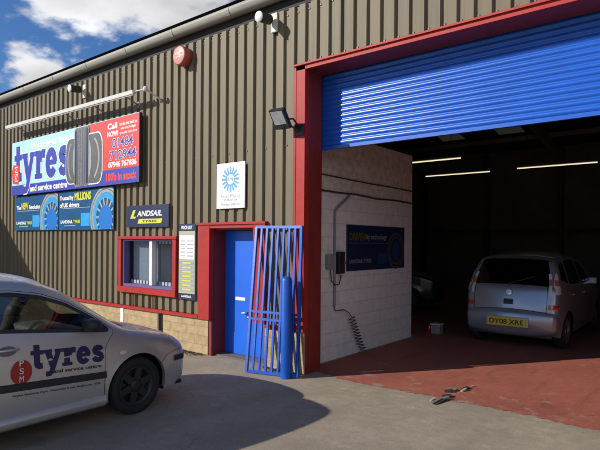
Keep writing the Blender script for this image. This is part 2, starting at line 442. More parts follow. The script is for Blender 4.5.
while -24 + k * PL < 7:
    o = -30 + PL * math.floor(6 / PL) + k * PL + CR + FL + .028
    for z in ((4.53,) if -4.81 < o < OR + .2 else ()) + (5.28, 3.35):
        if z == 3.35 and (o > -4.8 or k % 2): continue
        fx.bbox(o - .013, o + .013, DEP - .010, DEP + .002, z - .013, z + .013, .003)
    k += 1
fo = part('fixing', fx, M['fixing'], B); fo['kind'] = 'stuff'
def boxes(name, lst, m_, par):
    for b_ in lst:
        q = MB(); q.box(*b_); r_ = part(name, q, m_, par)
    return r_
boxes('plinth', [(-24, -6.70, -.005, .16, 0, .60), (-5.40, -4.645, -.02, .16, 0, .60), (OR + .27, 7, -.005, .16, 0, .60)], M['plinth'], B)
boxes('drip_strip', [(-24, -6.92, -.055, .05, .603, .655), (-5.39, -4.83, -.055, .05, .603, .655), (OR + .28, 7, -.055, .05, .603, .655)], M['red'], B)
# gutter with joints, eave below coloured dark for the gutter's shadow
gm = MB()
prof = [(-.02, 5.62), (-.02, 5.50), (-.09, 5.498), (-.13, 5.51), (-.155, 5.54), (-.17, 5.58), (-.175, 5.622), (-.16, 5.622)]
n = len(prof)
gm.add([(xx, p[0], p[1]) for xx in (-24, 7) for p in prof], [(i, i + 1, n + i + 1, n + i) for i in range(n - 1)], 0, True)
xx = -23.2
while xx < 7:
    c = [(p[0] * 1.0 - .006, p[1] - .004) for p in prof[2:7]]
    m_ = len(c)
    gm.add([(x_, q[0], q[1]) for x_ in (xx, xx + .07) for q in c], [(i, i + 1, m_ + i + 1, m_ + i) for i in range(m_ - 1)])
    xx += 1.42
part('gutter', gm, M['gutter'], B)
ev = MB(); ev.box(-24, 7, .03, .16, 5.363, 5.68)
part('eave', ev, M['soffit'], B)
ro = MB()
ro.add([(-24, -.02, 5.70), (7, -.02, 5.70), (7, 8, 6.9), (-24, 8, 6.9), (-24, 16.5, 5.64), (7, 16.5, 5.64)], [(0, 1, 2, 3), (3, 2, 5, 4)])
ro.add([(-24, -.02, 5.78), (7, -.02, 5.78), (7, 8, 6.98), (-24, 8, 6.98), (-24, 16.5, 5.72), (7, 16.5, 5.72)], [(0, 1, 2, 3), (3, 2, 5, 4)])
part('roof', ro, M['roofsheet'], B)
RL = emit_mat('dirty_rooflight_glow', (.06, .055, .045), .30)  # faint glow in place of daylight through the rooflights
for xx, y0, y1 in ((-8.6, 9.5, 14.), (-6.4, 9.5, 14.), (-2.0, 9.5, 14.)):
    f_ = lambda y: 6.9 - (y - 8) * 1.2 / 8.1 - .03
    rl = MB(); rl.poly([(xx, y0, f_(y0)), (xx + .9, y0, f_(y0)), (xx + .9, y1, f_(y1)), (xx, y1, f_(y1))]); part('rooflight', rl, RL, B)
wl = MB()
wl.box(-24, 7, 16.1, 16.3, 0, 5.72); part('interior_wall', wl, M['backwall'], B)
for xx in (-14.9, 6.8):
    wl = MB(); q = [(.17, 0), (.17, 5.66), (8, 6.86), (16.09, 5.66), (16.09, 0)]
    wl.add([(x_, p[0], p[1]) for x_ in (xx, xx + .2) for p in q], [(0, 1, 2, 3, 4), (9, 8, 7, 6, 5)] + [(i, i + 5, (i + 1) % 5 + 5, (i + 1) % 5) for i in range(5)])
    part('interior_wall', wl, M['backwall'], B)
boxes('steel_column', [(xx, xx + .18, 15.85, 16.09, 0, 5.6) for xx in (-13.2, -10.4, -7.6, -4.8, -2.0, .8, 3.6)], M['liner'], B)
boxes('wall_rail', [(-14.6, 6.8, 15.78, 15.848, 2.35, 2.5)], M['liner'], B)
zr = lambda y: 6.86 - abs(y - 8) * 1.17 / 8.1
boxes('roof_purlin', [(-14.6, 6.7, y_, y_ + .08, zr(y_) - .24, zr(y_) - .08) for y_ in (1.6, 3.2, 4.8, 6.4, 9.4, 11., 12.6, 14.2)], M['grey'], B)
for xx in (-10.4, -4.8, .8):
    for ya, yb_ in ((.3, 8), (8, 15.9)):
        q = MB(); q.add([(x_, y_, zr(y_) - dz) for x_ in (xx, xx + .14) for y_ in (ya, yb_) for dz in (.25, .62)], [(0, 1, 3, 2), (4, 6, 7, 5), (0, 4, 5, 1), (2, 3, 7, 6), (0, 2, 6, 4), (1, 5, 7, 3)])
        part('roof_rafter', q, M['grey'], B)
# big opening surround: jamb face, reveal and header
fr = MB()
for a, b, s in ((-4.82, OL, 1), (OR, OR + .26, -1)):
    fr.box(a, b, -.045, .0595, .61 if s > 0 else 0, 4.445)
fr.box(-4.84, -4.80, -.052, .03, .66, 4.44)
fr.box(-4.84, OR + .28, -.075, .0, 4.447, 4.472)
fr.box(-4.82, OR + .26, -.045, .0, OT + .003, 4.446)
part('door_surround', fr, M['red'], B)
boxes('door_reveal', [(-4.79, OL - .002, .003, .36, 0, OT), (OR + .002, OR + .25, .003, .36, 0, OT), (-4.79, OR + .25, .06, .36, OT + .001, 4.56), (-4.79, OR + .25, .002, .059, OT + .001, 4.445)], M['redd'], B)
# roller shutter, rolled down to 3.29 m
sh = MB(); SY = .41; z = 3.335; pr = []
while z < 4.62:
    for t in np.linspace(0, 1, 7)[:-1]:
        pr.append((SY - .020 * math.sin(PI * t) ** .8, z + .0765 * t))
    z += .0765
n = len(pr)
sh.add([(xx, p[0], p[1]) for xx in (-4.74, OR + .17) for p in pr], [(i, i + 1, n + i + 1, n + i) for i in range(n - 1)], 0, True)
sho = part('roller_shutter', sh, M['blue'], B)
bb = MB(); bb.box(-4.73, OR + .16, SY - .022, SY + .03, 3.285, 3.334); part('bottom_rail', bb, M['blue'], sho)
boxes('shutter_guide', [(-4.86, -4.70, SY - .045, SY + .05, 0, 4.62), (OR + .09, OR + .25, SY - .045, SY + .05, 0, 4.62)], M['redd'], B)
cw = MB(); cw.box(-4.9, OR + .3, .47, 1.0, 3.95, 4.6); part('shutter_housing', cw, M['liner'], B)
# office behind the partition: dark room
of = MB(); of.box(-11.5, -5.12, 3.66, 3.86, 0, 3.69); of.box(-11.7, -11.5, .17, 3.86, 0, 3.69); of.box(-11.7, -5.12, .17, 3.86, 3.66, 3.70)
part('office_wall', of, M['grey'], B)
# entrance
en = MB()
en.box(-6.91, -6.635, -.05, .0595, .60, 2.185); en.box(-5.63, -5.385, -.05, .0595, .66, 2.185)
en.box(-6.95, -5.37, -.07, .04, 2.187, 2.225); en.box(-6.634, -5.631, -.045, .0595, 2.13, 2.186)
part('entrance_frame', en, M['red'], B)
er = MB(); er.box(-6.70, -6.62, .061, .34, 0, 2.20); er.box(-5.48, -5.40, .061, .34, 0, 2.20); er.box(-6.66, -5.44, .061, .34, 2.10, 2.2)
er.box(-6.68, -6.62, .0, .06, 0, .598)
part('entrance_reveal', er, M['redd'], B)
dr = MB(); dr.bbox(-6.615, -5.485, .30, .345, .025, 2.095, .006)
do = part('entrance_door', dr, M['bdoor'], B)
lp = MB(); lp.bbox(-6.35, -6.12, .288, .302, .93, .985, .004); part('letter_plate', lp, M['white'], do)
hd = MB(); hd.lathe([(0, .028), (.012, .028), (.02, .02)], (-6.06, .30, .74), (0, -1, 0), 16)
hd.tube([(-6.06, .292, .74), (-6.06, .255, .74), (-6.10, .25, .735), (-6.16, .25, .73)], .011, 8)
hd.lathe([(0, .02), (.01, .02), (.012, 0)], (-6.06, .30, .66), (0, -1, 0), 14)
part('handle', hd, M['steel'], do)
sp = MB(); sp.bbox(-6.63, -5.42, .07, .31, 0.001, .022, .005); part('door_sill', sp, M['stub'], B)
# office window
wf = MB()
WX0, WX1, WZ0, WZ1 = -9.28, -7.50, .92, 2.0
wf.box(WX0, WX0 + .09, -.06, .10, WZ0 + .11, WZ1 - .051); wf.box(WX1 - .09, WX1, -.06, .10, WZ0 + .11, WZ1 - .051)
wf.box(WX0 - .02, WX1 + .02, -.075, .10, WZ1 - .05, WZ1); wf.box(WX0 - .01, WX1 + .01, -.075, .10, WZ0, WZ0 + .109)
wo = part('window', wf, M['red'], B)
wi = MB(); a, b, c, d = WX0 + .091, WX1 - .091, WZ0 + .111, WZ1 - .052
wi.box(a, a + .05, -.02, .12, c, d); wi.box(b - .04, b, -.02, .12, c, d); wi.box(a + .051, b - .041, -.02, .12, d - .035, d); wi.box(a + .051, b - .041, -.02, .12, c, c + .05)
part('inner_frame', wi, M['purple'], wo)
mu = MB(); mu.box(-8.35, -8.27, .0, .119, c + .051, d - .036); part('mullion', mu, M['white'], wo)
gp = MB(); gp.poly([(a + .05, .09, c + .05), (-8.35, .09, c + .05), (-8.35, .09, d - .035), (a + .05, .09, d - .035)])
gp.poly([(-8.27, .09, c + .05), (b - .04, .09, c + .05), (b - .04, .09, d - .035), (-8.27, .09, d - .035)])
part('pane', gp, M['winglass'], wo)
bl = MB(); bw = MB()
xx = a + .06
while xx < b - .06:
    ww = .066; ang = .5 if xx < -8.35 else 1.35
    dx, dy = ww / 2 * math.cos(ang), ww / 2 * math.sin(ang)
    bl.poly([(xx - dx + .04, .20 - dy, c + .11), (xx + dx + .04, .20 + dy, c + .11), (xx + dx + .04, .20 + dy, d - .03), (xx - dx + .04, .20 - dy, d - .03)])
    bw.box(xx + .005, xx + .075, .135, .14, c + .052, c + .118)
    if xx > -8.3: bw.box(xx + .005, xx + .075, .135, .14, d - .085, d - .037)
    xx += .098
part('blind', bl, M['blind'], wo); part('blind_weight', bw, M['white'], wo)
rm = MB(); rm.box(WX0 - .1, WX1 + .1, 1.2, 1.25, .3, 2.6); part('room_shade_panel', rm, M['dark'], B)  # dark sheet in place of the shade deep in the office
# small pipes and vents at the base of the wall
pp = MB(); pp.box(-8.03, -7.93, -.03, .03, .10, .598); pp.box(-8.0, -7.96, -.06, -.031, .30, .598)
part('drain_slot', pp, M['dark'], B)
pq = MB(); pq.box(-9.25, -9.15, -.02, .0, .28, .596); part('vent', pq, M['white'], B)
for xx in (-8.86, -8.80, -8.22, -8.17):
    wc = MB(); wc.tube([(xx, -.02, .915), (xx + random.uniform(-.01, .01), -.02, .66)], .009, 6); part('cable', wc, M['redd'], B)

# ------------------------------------------------------------------ white block partition with its fittings
PT = thing('partition_wall', 'white painted block partition wall just inside the shutter opening', 'wall', (-4.9, 2.35, 0))
pm = MB(); pm.box(-5.1, -4.9, .45, 3.87, 0, 2.72); part('painted_blockwork', pm, M['blockwhite'], PT)
pm = MB(); pm.box(-5.1, -4.902, .45, 3.868, 2.722, 3.69); part('bare_blockwork', pm, M['greyrender'], PT)
cd = thing('conduit_run', 'two dark cable conduits running along the top of the white block wall', 'conduit', (-4.9, 2.3, 2.7))
m = MB()
m.tube([(-4.88, .45, 2.99), (-4.88, 1.3, 2.975), (-4.88, 2.2, 2.965), (-4.88, 2.9, 2.97), (-4.88, 3.85, 2.96)], .011, 8)
part('upper_conduit', m, M['dark'], cd)
m = MB(); m.tube([(-4.88, .45, 2.735), (-4.88, 1.2, 2.725), (-4.88, 1.7, 2.74), (-4.88, 2.4, 2.71), (-4.88, 3.1, 2.73), (-4.88, 3.85, 2.715)], .015, 8)
part('lower_conduit', m, M['dark'], cd)
cb = thing('control_box', 'grey and black shutter control boxes with a conduit on the white block wall', 'switch box', (-4.9, 1.15, 1.5))
m = MB(); m.bbox(-4.9, -4.82, .84, 1.0, 1.48, 1.72, .01); part('isolator', m, M['grey'], cb)
m = MB(); m.bbox(-4.9, -4.81, 1.12, 1.29, 1.40, 1.76, .012); part('control_panel', m, M['black'], cb)
m = MB(); m.lathe([(0, .02), (.012, .02), (.014, 0)], (-4.80, 1.26, 1.58), (1, 0, 0), 12); part('button', m, M['lensred'], cb)
m = MB(); m.tube([(-4.875, 1.5, 2.70), (-4.87, 1.12, 2.47), (-4.87, 1.07, 2.42), (-4.87, 1.07, .86)], .02, 8); part('conduit', m, M['grey'], cb)
m = MB(); m.tube([(-4.87, .95, 1.5), (-4.84, .93, 1.3), (-4.83, 1.02, 1.22), (-4.84, 1.16, 1.23), (-4.86, 1.24, 1.37)], .009, 6); part('cable', m, M['black'], cb)
ah = MB(); path = [(-4.87, 1.07, .86), (-4.86, 1.08, .80), (-4.85, 1.17, .80), (-4.84, 1.3, .80), (-4.82, 1.42, .74), (-4.80, 1.48, .66)]
t0 = np.linspace(0, 1, 220)
for t in t0:
    yy = 1.48 + .42 * t ** 1.3; zz = .66 - .62 * t
    a_ = t * 2 * PI * 11
    path.append((-4.80 + .05 * math.cos(a_), yy + .045 * math.sin(a_) + .02 * math.sin(5 * t), zz + .012 * math.cos(a_)))
ah.tube(path, .008, 6)
single('air_hose', ah, M['hose'], 'dark coiled air hose hanging down the white block wall to the floor', 'hose', (-4.85, 1.5, .03))

# ------------------------------------------------------------------ signs
def sign_board(name, label, cat, x0, x1, z0, z1, y, th, m, group=None):
    t = thing(name, label, cat, ((x0 + x1) / 2, y, z0), group)
    b = MB(); b.bbox(x0, x1, y, y + th, z0, z1, .003); part('board', b, m, t)
    return t, Board(x0, z0, y)
def put(t, bd, items, layer, m, name):
    if name in ('letter_outline', 'emblem', 'tread_groove', 'price_lines', 'printed_rows', 'printed_spokes') or (len(items) > 8):
        return part(name, bd.mb(items, layer), M[m], t)
    for i, it_ in enumerate(items):
        bd2 = bd.mb([it_], layer + .02 * i); part(name, bd2, M[m], t)
ell = lambda cx, cy, rx, ry, n=40: ([(cx + rx * math.cos(2 * PI * i / n), cy + ry * math.sin(2 * PI * i / n)) for i in range(n)], [tuple(range(n))])

# big tyre sign
x0, x1, z0, z1 = -13.87, -8.50, 3.02, 4.33; W, H = x1 - x0, z1 - z0
t, bd = sign_board('shop_sign', 'long printed tyre centre sign, pale blue and red with phone numbers, under the strip light', 'sign', x0, x1, z0, z1, -.13, .07, M['black'])
U = 1.0
put(t, bd, [([(0.01, .0), (W - .01, 0), (W - .01, H), (.01, H)], [(0, 1, 2, 3)])], 1, 's_pale', 'pale_panel')
put(t, bd, [([(0.01, .0), (W - .012, .0), (W - .012, .30), (3.2, .30), (2.9, .24), (.01, .24)], [tuple(range(6))])], 2, 's_blue', 'blue_band')
put(t, bd, [([(3.65, .30), (W - .012, .30), (W - .012, H - .01), (3.5, H - .01)], [(0, 1, 2, 3)])], 2, 's_red', 'red_panel')
put(t, bd, [text2d('Wakefield Road', 1.0, 1.06, 1.95, .15, .03)], 2, 's_white', 'lettering')
put(t, bd, slab_word(.14, .34, 2.66, .86, .62), 3, 's_white', 'letter_outline')
put(t, bd, slab_word(.14, .34, 2.66, .86, .15), 5, 's_blue', 'lettering')
put(t, bd, [([(.06, .30), (.36, .26), (.42, .40), (.40, .72), (.10, .76), (.02, .60)], [tuple(range(6))])], 6, 's_red', 'red_badge')
put(t, bd, [(lambda q: ([(.24 + (p[1]) * -1, .34 + p[0]) for p in q[0]], q[1]))(text2d('PSM', 0, -.10, .36, .16, 0.))], 7, 's_white', 'lettering')
put(t, bd, [text2d('and service centre', .98, .05, 1.75, .15, .035)], 4, 's_white', 'lettering')
# printed tyres
def tyre_shape(cx, w, y0, y1, r):
    p = []
    for sx, sy, a in ((1, -1, -90), (1, 1, 0), (-1, 1, 90), (-1, -1, 180)):
        ccx = cx + sx * (w / 2 - r * .6); ccy = (y1 - r) if sy > 0 else (y0 + r)
        p += [(ccx + r * .6 * math.cos(math.radians(a + 90 * i / 6)), ccy + r * math.sin(math.radians(a + 90 * i / 6))) for i in range(7)]
    return p, [tuple(range(len(p)))]
put(t, bd, [tyre_shape(2.98, .62, .10, 1.10, .28), tyre_shape(3.72, .84, .05, 1.12, .30)], 8, 's_white', 'tyre_outline')
put(t, bd, [tyre_shape(2.98, .58, .12, 1.08, .28), tyre_shape(3.72, .79, .075, 1.095, .29)], 9, 's_tyre', 'printed_tyre')
put(t, bd, [ell(3.08, .60, .10, .36), ell(3.60, .60, .11, .40)], 10, 's_grey', 'printed_rim')
put(t, bd, [tyre_shape(3.33, .58, .035, 1.295, .1)], 11, 's_grey', 'tyre_edge')
put(t, bd, [tyre_shape(3.33, .55, .045, 1.28, .1)], 12, 's_tyre', 'printed_tyre')
put(t, bd, [tyre_shape(3.33, .44, .055, 1.27, .06)], 13, 's_tread', 'printed_tread')
put(t, bd, [tyre_shape(3.33 - .225, .07, .09, 1.24, .03)], 13.5, 's_navy', 'printed_shoulder'); put(t, bd, [tyre_shape(3.33 + .225, .07, .09, 1.24, .03)], 13.5, 's_navy', 'printed_shoulder')
put(t, bd, [stroke2d(arc(3.66, .60, .34, .46, -60, 60, 14), .05)], 10, 's_grey', 'printed_highlight'); put(t, bd, [stroke2d(arc(3.02, .60, .25, .44, 120, 240, 14), .035)], 10, 's_grey', 'printed_highlight')
put(t, bd, [rect2d(3.33 + a - .008, 3.33 + a + .008, .08, 1.24) for a in (-.14, -.05, .05, .14)], 14, 's_navy', 'tread_groove')
put(t, bd, [text2d('Call', 4.30, 1.10, .34, .12, .04), text2d('NOW!', 4.30, .95, .36, .11, .04),
            text2d('for the best deals on', 4.72, 1.13, .58, .065, .02), text2d('new and budget', 4.76, 1.04, .50, .065, .02), text2d('tyres and more here', 4.72, .95, .58, .065, .02),
            text2d('07946 767686', 4.34, .335, .95, .12, .04)], 3, 's_white', 'lettering')
put(t, bd, [text2d('01484', 4.46, .715, .72, .20, .045), text2d('712944', 4.38, .475, .90, .20, .045)], 3, 's_white', 'letter_outline')
put(t, bd, [text2d('01484', 4.47, .725, .70, .18, .015), text2d('712944', 4.39, .485, .88, .18, .015)], 4, 's_blue', 'lettering')
put(t, bd, [text2d("100's in stock", 4.26, .07, 1.04, .17, .05)], 3, 's_red', 'lettering')

# two tyre banners
def banner_print(t, bd, W, H, lines, wheel=(0.83, .45)):
    cx, cy = W * .87, H * .30
    def clip(items, x_max, y_max):
        out = []
        for vs, fs in items: out.append(([(min(max(p[0], .004), x_max), min(max(p[1], .004), y_max)) for p in vs], fs))
        return out
    def ring(rx, ry, w): return stroke2d(arc(cx, cy, rx, ry, 0, 359.9, 60), w)
    put(t, bd, clip([ring(.56, .60, .05), ring(.49, .53, .06)], W - .004, H - .004), 1, 's_grey', 'printed_tyre')
    put(t, bd, clip([ring(.40, .44, .11)], W - .004, H - .004), 2, 's_cyan', 'printed_rim')
    put(t, bd, clip([stroke2d([(cx + .34 * math.cos(a), cy + .40 * math.sin(a)), (cx + .2 * math.cos(a), cy + .24 * math.sin(a))], .05) for a in np.linspace(0, 2 * PI, 15)[:-1]], W - .004, H - .004), 3, 's_grey', 'printed_spokes')
    put(t, bd, clip([ell(cx, cy - .04, .25, .28)], W - .004, H - .004), 4, 's_hub', 'printed_hub')
    put(t, bd, [rect2d(W * .44, W * .60, .08, .36)], 5, 's_cyan', 'blue_square')
    put(t, bd, [rect2d(W * .06, W * .60, H * .555, H * .562)], 3, 's_white', 'underline')
    for (s, xx, yy, w, h, m) in lines: put(t, bd, [text2d(s, xx * W, yy * H, w * W, h * H, .045)], 6, m, 'lettering')
    put(t, bd, [text2d('LANDSAIL', .05 * W, .17 * H, .24 * W, .085 * H, .04)], 6, 's_white', 'lettering')
    put(t, bd, [text2d('TYRES', .30 * W, .17 * H, .13 * W, .085 * H, .04)], 6, 's_lime', 'lettering')
    put(t, bd, [rect2d(.12 * W, .34 * W, .10 * H, .125 * H)], 6, 's_grey', 'small_print')
t, bd = sign_board('tyre_banner', "blue banner printed 'The NEW Revolution' below the big tyre sign", 'banner', -13.86, -11.69, 2.15, 3.0, -.055, .02, M['s_teal'], 'blue banners under the big sign')
banner_print(t, bd, 2.17, .85, [('The', .05, .60, .11, .12, 's_white'), ('NEW', .17, .60, .17, .20, 's_lime'), ('Revolution', .36, .60, .26, .12, 's_white')])
t, bd = sign_board('tyre_banner', "blue banner printed 'Trusted by MILLIONS of UK drivers' below the big tyre sign", 'banner', -11.66, -9.46, 2.14, 3.0, -.055, .02, M['s_teal'], 'blue banners under the big sign')
banner_print(t, bd, 2.2, .86, [('Trusted by', .03, .74, .27, .14, 's_white'), ('MILLIONS', .32, .74, .30, .20, 's_lime'), ('of UK drivers', .03, .58, .38, .12, 's_white')])

# small navy sign
x0, x1, z0, z1 = -9.02, -7.72, 2.17, 2.585; W, H = x1 - x0, z1 - z0
t, bd = sign_board('brand_sign', 'small navy landscape sign with white slanted lettering above the office window', 'sign', x0, x1, z0, z1, -.045, .03, M['s_navy'])
put(t, bd, [text2d('ANDSAIL', .34, .205, .76, .105, .03, .25)], 1, 's_white', 'lettering')
put(t, bd, [([(.12, .17), (.20, .17), (.30, .33), (.22, .33)], [(0, 1, 2, 3)]), ([(.13, .17), (.29, .17), (.31, .205), (.16, .205)], [(0, 1, 2, 3)])], 2, 's_lime', 'swoosh')
put(t, bd, [([(.36, .07), (1.08, .07), (1.12, .155), (.40, .155)], [(0, 1, 2, 3)])], 1, 's_lime', 'yellow_bar')
put(t, bd, [text2d('TYRES', .50, .092, .45, .042, .03, .2)], 2, 's_navy', 'lettering')

# trade federation plate
x0, x1, z0, z1 = -6.475, -5.83, 2.445, 3.18; W, H = x1 - x0, z1 - z0
t, bd = sign_board('trade_plaque', 'white portrait plaque with a blue radiating emblem between door and floodlight', 'sign', x0, x1, z0, z1, -.04, .02, M['s_white'])
it = []
cx, cy = W / 2, .47
for k_ in range(16):
    a_ = 2 * PI * k_ / 16; w_ = .030 if k_ % 2 else .038
    it.append(stroke2d([(cx + .085 * math.cos(a_), cy + .085 * math.sin(a_)), (cx + .20 * math.cos(a_), cy + .20 * math.sin(a_))], w_))
it += [rect2d(cx - .10, cx - .085, cy - .05, cy + .05), stroke2d(arc(cx, cy, .095, .095, 35, 145, 10), .022), stroke2d(arc(cx, cy, .095, .095, 215, 325, 10), .022)]
put(t, bd, it, 1, 's_rmi', 'emblem'); put(t, bd, [text2d('RMI', cx - .065, cy - .03, .13, .06, .0)], 2, 's_rmi', 'lettering')
put(t, bd, [text2d('Retail Motor', .10, .175, .45, .055, 0.), text2d('Industry', .17, .105, .31, .062, .01), text2d('Federation', .12, .045, .41, .048, .01)], 1, 's_grey', 'lettering')

# price list
x0, x1, z0, z1 = -7.435, -7.005, .90, 2.215; W, H = x1 - x0, z1 - z0
t, bd = sign_board('price_board', 'tall narrow price list board with blue ends, fixed between window and door', 'sign', x0, x1, z0, z1, -.04, .02, M['s_beige'])
put(t, bd, [rect2d(.0, W, H - .125, H), rect2d(0, W, 0, .105)], 1, 's_navy', 'blue_band')
put(t, bd, [rect2d(.02, W - .02, .70, H - .20)], 1, 's_white', 'price_sheet')
put(t, bd, [rect2d(.02, W - .02, .145 + k_ * .077, .20 + k_ * .077) for k_ in range(7)], 1, 's_grey', 'price_strip')
put(t, bd, [text2d('PRICE LIST', .07, H - .095, W - .14, .06, .03), text2d('LANDSAIL', .08, .035, W - .16, .04, .03)], 2, 's_white', 'lettering')
put(t, bd, [rect2d(.10, .33, .16 + k_ * .077, .185 + k_ * .077) for k_ in range(7)], 2, 's_lime', 'price_lines')
put(t, bd, [rect2d(.05, .17, .75 + k_ * .065, .765 + k_ * .065) for k_ in range(5)] + [rect2d(.22, .38, .75 + k_ * .065, .765 + k_ * .065) for k_ in range(5)], 2, 's_grey', 'printed_rows')

# poster inside, on the partition (faces +x): build flat then turn
t = thing('wall_poster', "dark blue tyre poster 'DRIVEN by technology' on the white block wall inside", 'poster', (-4.89, 2.48, 1.42))
class BoardX(Board):
    def mb(s, items, layer):
        m = MB()
        for i, (vs, fs) in enumerate(items):
            o = .0012 * layer + .00004 * i
            m.add([(s.x + o, s.y + p[0], s.z + p[1]) for p in vs], fs)
        return m
b = MB(); b.bbox(-4.9, -4.885, 1.445, 3.515, 1.425, 2.215, .003); part('board', b, M['s_navy'], t)
bd = BoardX(-4.885, 1.425, 1.445)
M['p_grey'] = mat('poster_grey', (.07, .06, .06), .4); M['p_blue'] = mat('poster_blue', (.012, .05, .12), .4)
M['p_gold'] = mat('poster_gold', (.10, .085, .015), .4); M['p_white'] = mat('poster_white', (.20, .20, .23), .4)
put(t, bd, [(stroke2d(arc(1.72, .34, .31, .33, 0, 359.9, 40), .05)), stroke2d(arc(1.72, .34, .24, .26, 0, 359.9, 40), .04)], 1, 'p_grey', 'printed_tyre')
put(t, bd, [ell(1.72, .32, .15, .18)], 2, 'p_blue', 'printed_hub'); put(t, bd, [rect2d(1.04, 1.38, .10, .30)], 2, 'p_blue', 'blue_square')
put(t, bd, [text2d('DRIVEN', .07, .52, .52, .13, .04)], 3, 'p_gold', 'lettering')
put(t, bd, [text2d('by technology', .62, .52, .74, .12, .03), text2d('LANDSAIL TYRES', .08, .13, .72, .07, .03), rect2d(.06, 1.4, .475, .48)], 3, 'p_white', 'lettering')

# ------------------------------------------------------------------ wall fittings
# alarm siren
al = thing('alarm_siren', 'round red alarm bell box high on the cladding under the gutter', 'alarm', (-7.31, 0, 5.12))
m = MB(); m.lathe([(0, .12), (.0, .168), (.15, .168), (.172, .158), (.175, .152)], (-7.31, 0, 5.12), (0, -1, 0), 40); part('case', m, M['alarmred'], al)
m = MB(); m.lathe([(.174, .153), (.181, .14), (.185, 0)], (-7.31, 0, 5.12), (0, -1, 0), 40); part('cover', m, M['alarmface'], al)
put_al = Board(-7.31, 5.12, -.1895)
for t_ in (text2d('ALARM', -.085, .01, .17, .035, .02), text2d('24 HR', -.06, -.05, .12, .03, .02)): part('lettering', put_al.mb([t_], 1), M['white'], al)
def camera_unit(cx, cz, sc, label):
    t = thing('security_camera', label, 'camera', (cx, 0, cz), 'white security cameras under the gutter')
    m = MB(); m.bbox(cx + .02 * sc, cx + .16 * sc, -.03, 0, cz - .18 * sc, cz + .16 * sc, .008); part('wall_plate', m, M['dirtywhite'], t)
    m = MB(); m.tube([(cx + .09 * sc, -.03, cz + .0), (cx + .09 * sc, -.12 * sc, cz - .02 * sc), (cx + .05 * sc, -.2 * sc, cz + .0)], .022 * sc, 10); part('bracket', m, M['dirtywhite'], t)
    m = MB(); d = Vector((-.02, -.98, -.12)).normalized(); c0 = Vector((cx + .06 * sc, -.10 * sc, cz + .02 * sc))
    m.lathe([(0, 0), (0, .07 * sc), (.02 * sc, .085 * sc), (.27 * sc, .085 * sc), (.29 * sc, .09 * sc)], c0, d, 24); part('housing', m, M['dark'], t)  # white barrel coloured dark for its shaded side
    m = MB(); m.lathe([(.291 * sc, .092 * sc), (.30 * sc, .088 * sc), (.302 * sc, 0)], c0, d, 24); part('front_cover', m, M['white'], t)
    return t
camera_unit(-5.33, 5.22, .85, 'white bullet camera on a peeling plate under the gutter, above the floodlight')
camera_unit(-10.74, 5.12, .85, 'white bullet camera under the gutter, above the long strip light')
# strip light on arms
lg = thing('sign_light', 'long white strip light held on arms above the big tyre sign', 'light', (-11.1, 0, 4.6))
m = MB(); a = Vector((-13.75, -.30, 4.69)); b = Vector((-8.42, -.30, 4.655))
m.obox((a + b) / 2, (b - a) / 2, (0, .045, .012), (0, -.010, .032)); part('trough', m, M['white'], lg)
m = MB(); m.obox((a + b) / 2 + Vector((0, .004, -.046)), (b - a) / 2 * .99, (0, .022, .006), (0, -.004, .012)); part('lamp_cover', m, M['dirtywhite'], lg)
for k_ in range(5):
    xx = -13.2 + k_ * 1.12
    m = MB(); m.tube([(xx, 0, 4.52), (xx, -.06, 4.53), (xx, -.27, 4.62)], .013, 8); m.bbox(xx - .03, xx + .03, -.012, 0, 4.46, 4.58, .003); part('arm', m, M['grey'], lg)
m = MB(); m.tube([(-8.42, -.30, 4.655), (-8.06, -.31, 4.64)], .012, 8); m.tube([(-8.06, -.31, 4.64), (-8.04, -.02, 4.52), (-8.04, 0, 4.5)], .016, 8)
m.lathe([(-.05, 0), (-.04, .035), (.0, .05), (.04, .035), (.05, 0)], (-8.06, -.31, 4.64), (0, 0, 1), 16); part('end_bracket', m, M['dirtywhite'], lg)
# floodlight on the jamb
fl = thing('floodlight', 'black LED floodlight on an arm beside the red door surround', 'floodlight', (-4.72, -.045, 3.5))
nrm = Vector((-.12, -.80, -.56)).normalized(); up = Vector((0, -.57, .82)); ux = up.cross(nrm).normalized(); uy = nrm.cross(ux).normalized()
if uy.z < 0: uy = -uy; ux = -ux
c = Vector((-4.88, -.30, 3.66))
m = MB(); m.obox(c, ux * .145, uy * .15, nrm * .030, 0, .08)
for k_ in range(-4, 5): m.obox(c - nrm * .045 + ux * .026 * k_, ux * .004, uy * .10, nrm * .016)
part('lamp_body', m, M['black'], fl)
m = MB(); m.obox(c + nrm * .032 + uy * .025, ux * .118, uy * .098, nrm * .003); part('lens', m, M['lampglass'], fl)
m = MB(); m.obox(c + nrm * .028 - uy * .105, ux * .05, uy * .022, nrm * .012); part('driver_cap', m, M['black'], fl)
m = MB()
m.tube([tuple(c + ux * .14 - uy * .02), tuple(c + ux * .14 - nrm * .10 - uy * .06), (-4.74, -.06, 3.58)], .013, 8)
m.tube([tuple(c - ux * .14 - uy * .02), tuple(c - ux * .14 - nrm * .10 - uy * .06), (-4.70, -.06, 3.50)], .013, 8)
m.bbox(-4.80, -4.64, -.07, -.045, 3.44, 3.60, .005); part('bracket', m, M['black'], fl)

